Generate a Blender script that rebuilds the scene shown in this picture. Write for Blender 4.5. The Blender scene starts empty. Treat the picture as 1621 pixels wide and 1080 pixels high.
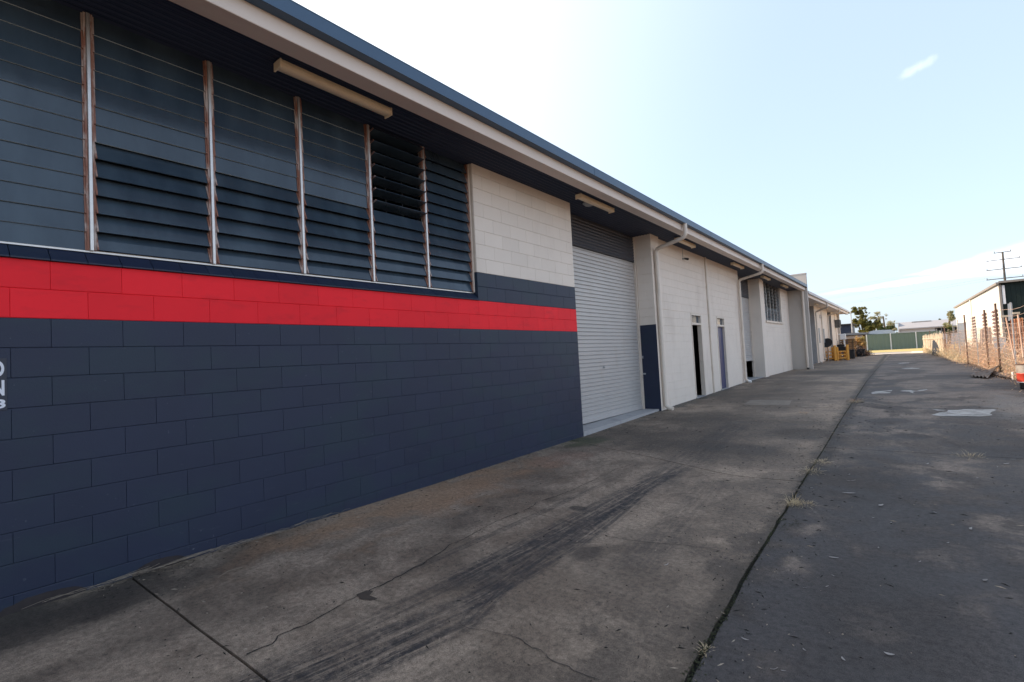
import bpy, math, random
from mathutils import Vector, Matrix, noise
R = math.radians
random.seed(7)
scene = bpy.context.scene
col = scene.collection

# ------------------------------------------------------------------ camera
EYE = 1.41
YAW, PITCH, ROLL, FPX = 0.671656705, 0.0398715308, 0.0535612588, 784.52
def rotm():
    Rz = Matrix.Rotation(YAW, 3, 'Z'); Rx = Matrix.Rotation(PITCH, 3, 'X'); Ry = Matrix.Rotation(ROLL, 3, 'Y')
    return Rz @ Rx @ Ry
RM = rotm()
camd = bpy.data.cameras.new('camera'); cam = bpy.data.objects.new('camera', camd); col.objects.link(cam)
camd.sensor_width = 36; camd.lens = FPX/1621*36; camd.clip_start = 0.05; camd.clip_end = 6000
cx, cy, cz = RM.col[0], RM.col[1], RM.col[2]
m3 = Matrix((cx, cz, -cy)).transposed()
cam.matrix_world = Matrix.Translation((0, 0, EYE)) @ m3.to_4x4()
scene.camera = cam

# ------------------------------------------------------------------ light
SUN_EL, SUN_AZ = R(35.5), R(98)            # azimuth counted to the left of +Y
world = bpy.data.worlds.new('World'); scene.world = world; world.use_nodes = True
sun = bpy.data.lights.new('sun', 'SUN'); so = bpy.data.objects.new('sun', sun); col.objects.link(so)
sun.energy = 4.9; sun.angle = R(0.5); sun.color = (1.0, 0.80, 0.60)
sv = Vector((-math.sin(SUN_AZ)*math.cos(SUN_EL), math.cos(SUN_AZ)*math.cos(SUN_EL), math.sin(SUN_EL)))
so.rotation_euler = sv.to_track_quat('Z', 'Y').to_euler(); so.location = (0, 0, 30)
scene.view_settings.view_transform = 'Standard'; scene.view_settings.look = 'None'
scene.view_settings.gamma = 1; scene.view_settings.use_curve_mapping = False
scene.view_settings.exposure = 0.66
SKY_STRENGTH = 0.14

# pixel of the photograph (1621 x 1080) to a point of the place, used only to read positions
def ray(x, y):
    return RM @ Vector(((x-810.5)/FPX, 1, -(y-540)/FPX))
CAMP = Vector((0, 0, EYE))
def atY(x, y, Y): d = ray(x, y); return CAMP + d*(Y/d.y)
def atX(x, y, X): d = ray(x, y); return CAMP + d*(X/d.x)
def atZ(x, y, Z): d = ray(x, y); return CAMP + d*((Z-EYE)/d.z)
GP = [(-50, -.04), (4, -.04), (7.7, 0), (11, .07), (14.7, .125), (19, .2), (5000, .2)]
def g(Y):
    for (a, za), (b, zb) in zip(GP, GP[1:]):
        if Y <= b: return za + (zb-za)*max(0, (Y-a))/(b-a)
    return .2
def atG(x, y):
    z = 0
    for i in range(30): p = atZ(x, y, z); z = .5*z + .5*g(p.y)
    return p
def topx(P):
    q = RM.transposed() @ (Vector(P)-CAMP)
    return (810.5+FPX*q.x/q.y, 540-FPX*q.z/q.y) if q.y > .05 else None

# ------------------------------------------------------------------ node helpers
class NT:
    def __init__(s, tree): s.t = tree; s.n = tree.nodes; s.l = tree.links
    def node(s, typ, **kw):
        n = s.n.new(typ)
        for k, v in kw.items(): setattr(n, k, v)
        return n
    def inp(s, n, key, v):
        if v is None: return
        if isinstance(v, bpy.types.NodeSocket): s.l.new(v, n.inputs[key])
        else:
            if isinstance(v, tuple) and len(v) == 3 and n.inputs[key].type == 'RGBA': v = (*v, 1)
            n.inputs[key].default_value = v
    def math(s, op, a, b=None, c=None, clamp=False):
        n = s.node('ShaderNodeMath', operation=op, use_clamp=clamp)
        s.inp(n, 0, a); s.inp(n, 1, b); s.inp(n, 2, c); return n.outputs[0]
    def mix(s, f, a, b, blend='MIX'):
        n = s.node('ShaderNodeMix', data_type='RGBA', blend_type=blend)
        s.inp(n, 'Factor', f); s.inp(n, 6, a); s.inp(n, 7, b); return n.outputs[2]
    def noise(s, vec, scale, detail=4, rough=.55, dist=0):
        n = s.node('ShaderNodeTexNoise'); s.inp(n, 'Vector', vec)
        n.inputs['Scale'].default_value = scale; n.inputs['Detail'].default_value = detail
        n.inputs['Roughness'].default_value = rough; n.inputs['Distortion'].default_value = dist
        return n.outputs['Fac']
    def mapping(s, vec, scale=(1, 1, 1), loc=(0, 0, 0), rot=(0, 0, 0)):
        n = s.node('ShaderNodeMapping'); s.inp(n, 'Vector', vec)
        n.inputs['Scale'].default_value = scale; n.inputs['Location'].default_value = loc; n.inputs['Rotation'].default_value = rot
        return n.outputs[0]
    def step(s, v, lo, hi, inv=False):
        n = s.node('ShaderNodeMapRange', interpolation_type='SMOOTHSTEP')
        s.inp(n, 'Value', v); n.inputs['From Min'].default_value = lo; n.inputs['From Max'].default_value = hi
        n.inputs['To Min'].default_value = 1 if inv else 0; n.inputs['To Max'].default_value = 0 if inv else 1
        return n.outputs[0]
    def pos(s): return s.node('ShaderNodeNewGeometry').outputs['Position']
    def sep(s, v):
        n = s.node('ShaderNodeSeparateXYZ'); s.inp(n, 0, v); return n.outputs
    def vmath(s, op, a, b=None):
        n = s.node('ShaderNodeVectorMath', operation=op); s.inp(n, 0, a); s.inp(n, 1, b)
        return n.outputs['Value'] if op in ('LENGTH', 'DOT_PRODUCT', 'DISTANCE') else n.outputs[0]
    def bump(s, h, strength=.3, dist=.01):
        n = s.node('ShaderNodeBump'); s.inp(n, 'Height', h)
        n.inputs['Strength'].default_value = strength; n.inputs['Distance'].default_value = dist; return n.outputs[0]

def newmat(name):
    m = bpy.data.materials.new(name); m.use_nodes = True
    t = NT(m.node_tree); p = t.n['Principled BSDF']
    return m, t, p

def paint(name, c, rough=.6, metal=0, amt=.12, scale=3, c2=None, amt2=.5, scale2=(2, 2, 2), lo=.5, hi=.7, grain=0, gs=120, rnd=0, spec=.5, bdist=.002):
    """plain colour, broad tonal variation, optional second colour in patches, fine grain, per-object variation"""
    m, t, p = newmat(name)
    v = t.pos()
    n1 = t.noise(v, scale, 5)
    f = t.math('MULTIPLY_ADD', t.math('SUBTRACT', n1, .5), amt*2, 1.0)
    if rnd:
        oi = t.node('ShaderNodeObjectInfo').outputs['Random']
        f = t.math('MULTIPLY', f, t.math('MULTIPLY_ADD', t.math('SUBTRACT', oi, .5), rnd*2, 1.0))
    base = t.mix(1.0, (*c, 1), f, 'MULTIPLY')
    # f is a float: Mix turns it into grey
    if c2:
        k = t.step(t.noise(t.mapping(v, scale2), 1, 6, .6), lo, hi)
        base = t.mix(t.math('MULTIPLY', k, amt2), base, (*c2, 1))
    t.inp(p, 'Base Color', base)
    p.inputs['Roughness'].default_value = rough; p.inputs['Metallic'].default_value = metal
    p.inputs['Specular IOR Level'].default_value = spec
    if grain:
        t.inp(p, 'Normal', t.bump(t.noise(v, gs, 3), grain, bdist))
    return m

M = {}
M['navy'] = paint('navy_masonry_paint', (.0165, .0245, .053), .5, amt=.15, scale=1.7, c2=(.017, .036, .052), amt2=.5, scale2=(1, 1.2, 2.5), lo=.45, hi=.65, grain=.5, gs=90, rnd=.05, spec=.4)
M['red'] = paint('red_masonry_paint', (.90, .018, .030), .55, amt=.10, scale=2.5, c2=(.62, .016, .026), amt2=.4, scale2=(3, 3, 7), grain=.4, gs=90, rnd=.04, spec=.22)
M['cream'] = paint('cream_masonry_paint', (.79, .70, .61), .7, amt=.06, scale=1.5, c2=(.60, .51, .43), amt2=.45, scale2=(1, 1.5, .6), lo=.5, hi=.75, grain=.4, gs=90, rnd=.035, spec=.3)
M['creamtrim'] = paint('cream_trim_paint', (.68, .59, .50), .5, amt=.08, scale=4, c2=(.42, .34, .27), amt2=.35, scale2=(4, 2, 4))
M['beam'] = paint('cream_steel_paint', (.74, .64, .56), .55, amt=.06, scale=2, c2=(.42, .33, .26), amt2=.4, scale2=(2, .5, 4), lo=.5, hi=.75)
M['soffit'] = paint('dark_navy_sheet', (.026, .036, .070), .5, amt=.15, scale=1, spec=.25)
M['gutter'] = paint('blue_gutter_paint', (.045, .095, .165), .45, amt=.12, scale=1.5, c2=(.12, .15, .17), amt2=.3, scale2=(1, 1, 1), spec=.5)
M['header'] = paint('dark_grey_sheet', (.045, .05, .065), .45, amt=.1)
M['roof'] = paint('roof_sheet', (.25, .28, .30), .45, amt=.1, metal=.3)
M['shutter'] = paint('galvanised_shutter', (.50, .48, .465), .45, metal=.25, amt=.08, scale=2, c2=(.42, .36, .30), amt2=.35, scale2=(1, 3, .8), lo=.55, hi=.75, spec=.4)
M['alu'] = paint('weathered_aluminium', (.62, .60, .58), .35, metal=.6, amt=.15, scale=20)
M['chan'] = paint('rusty_channel', (.48, .40, .36), .6, amt=.15, scale=30, c2=(.24, .08, .04), amt2=.9, scale2=(15, 15, 4), lo=.36, hi=.55)
M['tube'] = paint('yellowed_diffuser', (.90, .74, .52), .45, amt=.1, scale=3, c2=(.70, .50, .30), amt2=.5, scale2=(8, 3, 8), spec=.4)
M['dark'] = paint('black_interior', (.012, .012, .013), .8)
M['int'] = paint('interior_lining', (.05, .05, .05), .9)
M['floor'] = paint('threshold_concrete', (.36, .35, .35), .75, amt=.2, scale=3, grain=.4, gs=60, c2=(.16, .16, .17), amt2=.5, scale2=(3, 3, 3))
M['bluedoor'] = paint('blue_door_paint', (.032, .045, .13), .4, amt=.08)
M['greywall'] = paint('grey_cream_render', (.50, .455, .41), .75, amt=.08, scale=1, c2=(.34, .31, .28), amt2=.45, scale2=(1, 1, .5), grain=.4, gs=60)
M['pvc'] = paint('cream_pvc_pipe', (.70, .61, .52), .35, amt=.06, c2=(.40, .33, .26), amt2=.4, scale2=(6, 6, 1.5))
M['white'] = paint('white_paint', (.78, .78, .78), .5, amt=.06)
M['greyconc'] = paint('grey_render', (.36, .35, .34), .85, amt=.12, scale=2, grain=.4, gs=50, c2=(.22, .21, .2), amt2=.5, scale2=(1, 1, .4))
M['letter'] = paint('white_letter_vinyl', (.72, .73, .78), .5, amt=.04)
M['signback'] = paint('dark_sign_vinyl', (.020, .026, .045), .45, amt=.08)
M['rust'] = paint('rusty_iron', (.33, .115, .045), .85, amt=.3, scale=2, c2=(.46, .24, .13), amt2=.7, scale2=(2, 2, 1.2), lo=.4, hi=.6)
M['rustpost'] = paint('rusty_post', (.13, .07, .045), .8, amt=.3, scale=6, c2=(.25, .2, .17), amt2=.6, scale2=(4, 4, 2))
M['galv'] = paint('galvanised_steel', (.40, .41, .42), .5, metal=.4, amt=.15, scale=5)
M['timber'] = paint('weathered_timber', (.52, .44, .33), .85, amt=.2, scale=3, c2=(.62, .56, .47), amt2=.5, scale2=(1, 4, 8), rnd=.15)
M['brown'] = paint('brown_timber', (.16, .095, .05), .85, amt=.25, scale=3, rnd=.2)
M['yellow'] = paint('yellow_steel_paint', (.72, .34, .05), .5, amt=.15, scale=4, c2=(.40, .17, .05), amt2=.5, scale2=(6, 6, 6))
M['black'] = paint('black_plastic', (.018, .018, .02), .75, amt=.1)
M['reddrum'] = paint('red_drum_paint', (.55, .06, .035), .45, amt=.12, scale=6, c2=(.35, .12, .08), amt2=.5, scale2=(5, 5, 5))
M['drumtop'] = paint('bare_drum_metal', (.55, .50, .45), .4, metal=.5, amt=.2, scale=6, c2=(.25, .13, .08), amt2=.5, scale2=(5, 5, 5))
M['green'] = paint('green_fence_paint', (.115, .160, .130), .5, amt=.06, scale=1)
M['shedwall'] = paint('white_shed_sheet', (.72, .68, .60), .6, amt=.05)
M['shedroof'] = paint('grey_roof_edge', (.26, .23, .20), .6, amt=.1)
M['shedfront'] = paint('dark_green_sheet', (.012, .022, .020), .6, amt=.25, scale=.6, spec=.2)
M['vent'] = paint('brown_vent_blade', (.13, .06, .045), .6)
M['greysheet'] = paint('grey_sheet', (.42, .43, .43), .7, amt=.2, scale=2, c2=(.2, .2, .2), amt2=.5)
M['navybox'] = paint('navy_cabin_sheet', (.012, .022, .05), .5, amt=.1)
M['farwhite'] = paint('white_wall_far', (.62, .62, .63), .7, amt=.04, scale=.3)
M['fargrey'] = paint('grey_roof_far', (.36, .36, .38), .6, amt=.05, scale=.3)
M['pole'] = paint('power_pole_timber', (.10, .095, .09), .8, amt=.1)
M['bark'] = paint('gum_bark', (.10, .08, .06), .9, amt=.25)
M['tyre'] = paint('black_tyre', (.02, .02, .02), .8)
M['silver'] = paint('silver_car_paint', (.42, .46, .52), .25, metal=.5, amt=.02)
M['tansheet'] = paint('tan_grey_sheet', (.22, .18, .15), .85, amt=.3, scale=4)
M['stone'] = paint('broken_stone', (.18, .13, .10), .9, amt=.3, scale=20)

def glass(name, c, rough=.08, alpha=.9, wav=.0):
    m, t, p = newmat(name)
    p.inputs['Base Color'].default_value = (*c, 1); p.inputs['Roughness'].default_value = rough
    p.inputs['IOR'].default_value = 1.52; p.inputs['Alpha'].default_value = alpha
    v = t.pos()
    d = t.step(t.noise(t.mapping(v, (1, 1.5, .5)), 2.0, 5), .35, .75)
    t.inp(p, 'Base Color', t.mix(t.math('MULTIPLY', d, .5), (*c, 1), (c[0]*2.3+.005, c[1]*2.2+.006, c[2]*2.0+.006, 1)))
    if wav: t.inp(p, 'Normal', t.bump(t.noise(v, 160, 2), wav, .001))
    return m
M['glass'] = glass('dark_obscure_glass', (.034, .052, .074), .12, .95, .3)
M['lit_edge'] = paint('lit_glass_edge', (.80, .88, .84), .3, amt=.05)  # pale colour paints the light caught along pane edges
M['glass2'] = glass('grey_window_glass', (.06, .075, .095), .12, .95)

def leafmat(name, c, c2):
    m, t, p = newmat(name)
    v = t.pos(); k = t.noise(v, 1.3, 4)
    t.inp(p, 'Base Color', t.mix(t.step(k, .35, .65), (*c, 1), (*c2, 1)))
    p.inputs['Roughness'].default_value = .7; p.inputs['Specular IOR Level'].default_value = .2
    if name == 'dry_orange_weed':
        k2 = t.step(t.noise(t.mapping(v, (1, .9, .6), (4, 2, 0)), .9, 3), .50, .60)
        cc = t.mix(t.step(k, .35, .65), (*c, 1), (*c2, 1))
        t.inp(p, 'Base Color', t.mix(t.math('MULTIPLY', k2, .8), cc, (.26, .25, .17, 1)))
    tr = t.node('ShaderNodeBsdfTranslucent'); tr.inputs[0].default_value = (*[min(1, q*1.6) for q in c2], 1)
    mx = t.node('ShaderNodeMixShader'); mx.inputs[0].default_value = .35
    t.l.new(p.outputs[0], mx.inputs[1]); t.l.new(tr.outputs[0], mx.inputs[2])
    t.l.new(mx.outputs[0], t.n['Material Output'].inputs[0])
    return m
M['gum'] = leafmat('gum_foliage', (.075, .085, .025), (.17, .155, .05))
M['hedge'] = leafmat('dark_foliage', (.03, .045, .018), (.06, .08, .03))
M['palegum'] = leafmat('pale_foliage', (.20, .21, .12), (.34, .32, .20))
M['drygrass'] = leafmat('dry_grass', (.40, .31, .19), (.60, .50, .34))
M['orangeweed'] = leafmat('dry_orange_weed', (.40, .21, .12), (.72, .48, .32))
M['bushleaf'] = leafmat('orange_green_bush', (.22, .25, .09), (.50, .33, .15))
M['deadleaf'] = leafmat('fallen_leaf', (.22, .20, .19), (.42, .39, .37))
M['moss'] = leafmat('moss_and_soil', (.020, .022, .014), (.05, .055, .025))
M['straw'] = paint('pale_straw', (.30, .24, .18), .8, amt=.3, scale=20)

_t = NT(M['navy'].node_tree); _p = _t.n['Principled BSDF']; _v = _t.pos(); _z = _t.sep(_v)[2]
_b = _p.inputs['Base Color'].links[0].from_socket
_s = _t.math('MULTIPLY', _t.step(_t.noise(_t.mapping(_v, (1, 2.2, 14)), 1.6, 8, .75), .60, .70), _t.step(_z, .15, 1.1, True))
_c = _t.mix(_t.math('MULTIPLY', _s, .35), _b, (.075, .085, .11, 1))
_d = _t.math('MULTIPLY', _t.step(_t.noise(_v, 42, 2, .5), .735, .76), _t.step(_t.noise(_v, 1.1, 2), .45, .6))
_t.inp(_p, 'Base Color', _t.mix(_t.math('MULTIPLY', _d, .6), _c, (.16, .17, .20, 1)))

# ------------------------------------------------------------------ world: sky with thin cloud
def build_world():
    t = NT(world.node_tree); t.n.clear()
    out = t.node('ShaderNodeOutputWorld'); bg = t.node('ShaderNodeBackground'); bg.inputs[1].default_value = SKY_STRENGTH
    t.l.new(bg.outputs[0], out.inputs[0])
    sky = t.node('ShaderNodeTexSky'); sky.sky_type = 'NISHITA'; sky.sun_disc = False
    sky.sun_elevation = SUN_EL; sky.sun_rotation = -SUN_AZ; sky.air_density = 1.0; sky.dust_density = 2.2; sky.ozone_density = 1.2; sky.altitude = 10
    d = t.node('ShaderNodeTexCoord').outputs['Generated']
    dn = t.vmath('NORMALIZE', d)
    x, y, z = t.sep(dn)
    def dirv(px, py): v = ray(px, py); return v.normalized()
    tot = None
    wob = t.math('MULTIPLY', t.math('SUBTRACT', t.noise(t.mapping(dn, (6, 6, 20)), 1.0, 6, .6), .5), .03)
    for (a, b, wa, wb, s) in (((1432, 437), (1640, 398), .002, .024, .6), ((1300, 468), (1640, 418), .004, .012, .4)):
        A, B = dirv(*a), dirv(*b); n = A.cross(B).normalized()
        if n.z < 0: n = -n
        dist = t.math('ADD', t.vmath('DOT_PRODUCT', dn, tuple(n)), wob)
        along = t.math('DIVIDE', t.vmath('DOT_PRODUCT', t.vmath('SUBTRACT', dn, tuple(A)), tuple((B-A).normalized())), (B-A).length)
        w = t.math('MAXIMUM', t.math('MULTIPLY_ADD', along, wb-wa, wa), .001)
        k = t.math('SUBTRACT', 1.0, t.math('DIVIDE', t.math('ABSOLUTE', dist), w), clamp=True)
        k = t.math('MULTIPLY', t.math('MULTIPLY', t.step(k, 0, .9), t.step(along, -.15, .4)), s)
        tot = k if tot is None else t.math('MAXIMUM', tot, k)
    P = dirv(1453, 107)
    rel = t.vmath('SUBTRACT', dn, tuple(P))
    e1 = cx*math.cos(R(24))+cz*math.sin(R(24)); e2 = -cx*math.sin(R(24))+cz*math.cos(R(24))
    a = t.math('DIVIDE', t.vmath('DOT_PRODUCT', rel, tuple(e1)), .015); b = t.math('DIVIDE', t.vmath('DOT_PRODUCT', rel, tuple(e2)), .0058)
    r = t.math('SQRT', t.math('ADD', t.math('MULTIPLY', a, a), t.math('MULTIPLY', b, b)))
    r = t.math('ADD', r, t.math('MULTIPLY', t.math('SUBTRACT', t.noise(dn, 70, 4), .5), 1.8))
    puff = t.math('MULTIPLY', t.step(r, .0, 1.5, True), .20)
    tot = t.math('MAXIMUM', tot, puff)
    # faint high veil everywhere in the low sky
    veil = t.math('MULTIPLY', t.step(t.noise(t.mapping(dn, (3, 3, 22)), 1.0, 7, .6), .5, .8), t.step(z, .02, .35, True))
    stk = tot
    # thin even cirrostratus, brighter towards the sun as such cloud is
    ph = t.step(t.vmath('DOT_PRODUCT', dn, tuple(sv)), .25, 1.0)
    tot = t.math('MAXIMUM', t.math('MAXIMUM', tot, t.math('MULTIPLY', veil, .35)), t.math('MULTIPLY_ADD', ph, .40, .42))
    cloud = t.mix(ph, (5.5, 6.6, 8.1, 1), (7.6, 7.7, 7.9, 1))
    skyc = t.mix(t.math('MULTIPLY', stk, .8), t.mix(tot, sky.outputs[0], cloud), (10.5, 10.3, 10.3, 1))
    t.l.new(skyc, bg.inputs[0])
build_world()

# ------------------------------------------------------------------ mesh helpers
class MB:
    def __init__(s): s.v = []; s.f = []; s.m = []
    def quad(s, *p, m=0):
        b = len(s.v); s.v += [tuple(q) for q in p]; s.f.append(tuple(range(b, b+len(p)))); s.m.append(m)
    def box(s, x0, y0, z0, x1, y1, z1, m=0, T=None, skip=()):
        b = len(s.v)
        P = [(x0, y0, z0), (x1, y0, z0), (x1, y1, z0), (x0, y1, z0), (x0, y0, z1), (x1, y0, z1), (x1, y1, z1), (x0, y1, z1)]
        if T is not None: P = [tuple(T @ Vector(q)) for q in P]
        s.v += P
        for i, f in enumerate([(0, 3, 2, 1), (4, 5, 6, 7), (0, 1, 5, 4), (1, 2, 6, 5), (2, 3, 7, 6), (3, 0, 4, 7)]):
            if i in skip: continue
            s.f.append(tuple(b+k for k in f)); s.m.append(m)
        return s
    def bbox(s, x0, y0, z0, x1, y1, z1, e=.006, m=0, T=None):
        """box with chamfered edges"""
        import itertools
        b = len(s.v); lo = (x0, y0, z0); hi = (x1, y1, z1); idx = {}
        for c in itertools.product((0, 1), repeat=3):
            for ax in range(3):
                p = [hi[i]-(e if i != ax else 0) if c[i] else lo[i]+(e if i != ax else 0) for i in range(3)]
                if T is not None: p = list(T @ Vector(p))
                idx[(c, ax)] = len(s.v); s.v.append(tuple(p))
        def F(l): s.f.append(tuple(l)); s.m.append(m)
        for ax in range(3):
            o = [i for i in range(3) if i != ax]
            for sd in (0, 1):
                l = []
                for a, c in ((0, 0), (1, 0), (1, 1), (0, 1)):
                    k = [0, 0, 0]; k[ax] = sd; k[o[0]] = a; k[o[1]] = c; l.append(idx[(tuple(k), ax)])
                F(l)
        for ax in range(3):
            o = [i for i in range(3) if i != ax]
            for a in (0, 1):
                for c in (0, 1):
                    k0 = [0, 0, 0]; k0[o[0]] = a; k0[o[1]] = c; k1 = list(k0); k1[ax] = 1
                    F([idx[(tuple(k0), o[0])], idx[(tuple(k0), o[1])], idx[(tuple(k1), o[1])], idx[(tuple(k1), o[0])]])
        for c in itertools.product((0, 1), repeat=3): F([idx[(c, 0)], idx[(c, 1)], idx[(c, 2)]])
        return s
    def tube(s, path, rad, n=10, m=0, cap=True):
        path = [Vector(p) for p in path]; rr = rad if isinstance(rad, (list, tuple)) else [rad]*len(path)
        b = len(s.v); up = None
        for i, p in enumerate(path):
            d = (path[min(i+1, len(path)-1)]-path[max(i-1, 0)]).normalized()
            if up is None:
                up = Vector((0, 0, 1)) if abs(d.z) < .9 else Vector((1, 0, 0))
            a = d.cross(up).normalized(); up = a.cross(d).normalized()
            for k in range(n):
                an = 2*math.pi*k/n; q = p + (a*math.cos(an)+up*math.sin(an))*rr[i]; s.v.append(tuple(q))
        for i in range(len(path)-1):
            for k in range(n):
                s.f.append((b+i*n+k, b+i*n+(k+1) % n, b+(i+1)*n+(k+1) % n, b+(i+1)*n+k)); s.m.append(m)
        if cap:
            s.f.append(tuple(b+k for k in range(n))[::-1]); s.m.append(m)
            s.f.append(tuple(b+(len(path)-1)*n+k for k in range(n))); s.m.append(m)
        return s
    def lathe(s, prof, c, n=24, ms=None):
        b = len(s.v)
        for r, z in prof:
            for k in range(n):
                an = 2*math.pi*k/n; s.v.append((c[0]+r*math.cos(an), c[1]+r*math.sin(an), c[2]+z))
        for i in range(len(prof)-1):
            for k in range(n):
                s.f.append((b+i*n+k, b+i*n+(k+1) % n, b+(i+1)*n+(k+1) % n, b+(i+1)*n+k)); s.m.append(ms[i] if ms else 0)
        return s
    def mesh(s, name, mats, smooth=False):
        me = bpy.data.meshes.new(name); me.from_pydata(s.v, [], s.f)
        for q in (mats if isinstance(mats, (list, tuple)) else [mats]): me.materials.append(q)
        me.polygons.foreach_set('material_index', s.m)
        if smooth: me.polygons.foreach_set('use_smooth', [True]*len(s.f))
        me.update(); return me
    def build(s, name, mats, parent=None, smooth=False, **props):
        o = bpy.data.objects.new(name, s.mesh(name, mats, smooth)); col.objects.link(o)
        if parent: o.parent = parent
        if smooth:
            try: o.data.set_sharp_from_angle(angle=R(40))
            except Exception: pass
        for k, v in props.items(): o[k] = v
        return o

def thing(name, label, cat, loc=(0, 0, 0), rz=0, group=None):
    o = bpy.data.objects.new(name, None); o.empty_display_size = .3; col.objects.link(o)
    o.location = loc; o.rotation_euler = (0, 0, rz); o['label'] = label; o['category'] = cat
    if group: o['group'] = group
    return o
def tag(o, label, cat, group=None):
    o['label'] = label; o['category'] = cat
    if group: o['group'] = group
    return o
def inst(name, me, parent=None, loc=(0, 0, 0), rot=(0, 0, 0)):
    o = bpy.data.objects.new(name, me); col.objects.link(o); o.location = loc; o.rotation_euler = rot
    if parent: o.parent = parent
    return o
def copy_tree(o, parent=None, **kw):
    c = o.copy(); col.objects.link(c); c.parent = parent
    for ch in list(o.children): copy_tree(ch, c)
    for k, v in kw.items(): c[k] = v
    return c
def bend(pts, r=.12, n=5):
    pts = [Vector(p) for p in pts]; out = [pts[0]]
    for a, b, c in zip(pts, pts[1:], pts[2:]):
        d1 = (a-b); d2 = (c-b); rr = min(r, d1.length*.45, d2.length*.45)
        p1 = b+d1.normalized()*rr; p2 = b+d2.normalized()*rr
        for i in range(n+1):
            t = i/n; out.append(p1*(1-t)**2 + b*2*t*(1-t) + p2*t*t)
    out.append(pts[-1]); return out

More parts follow.
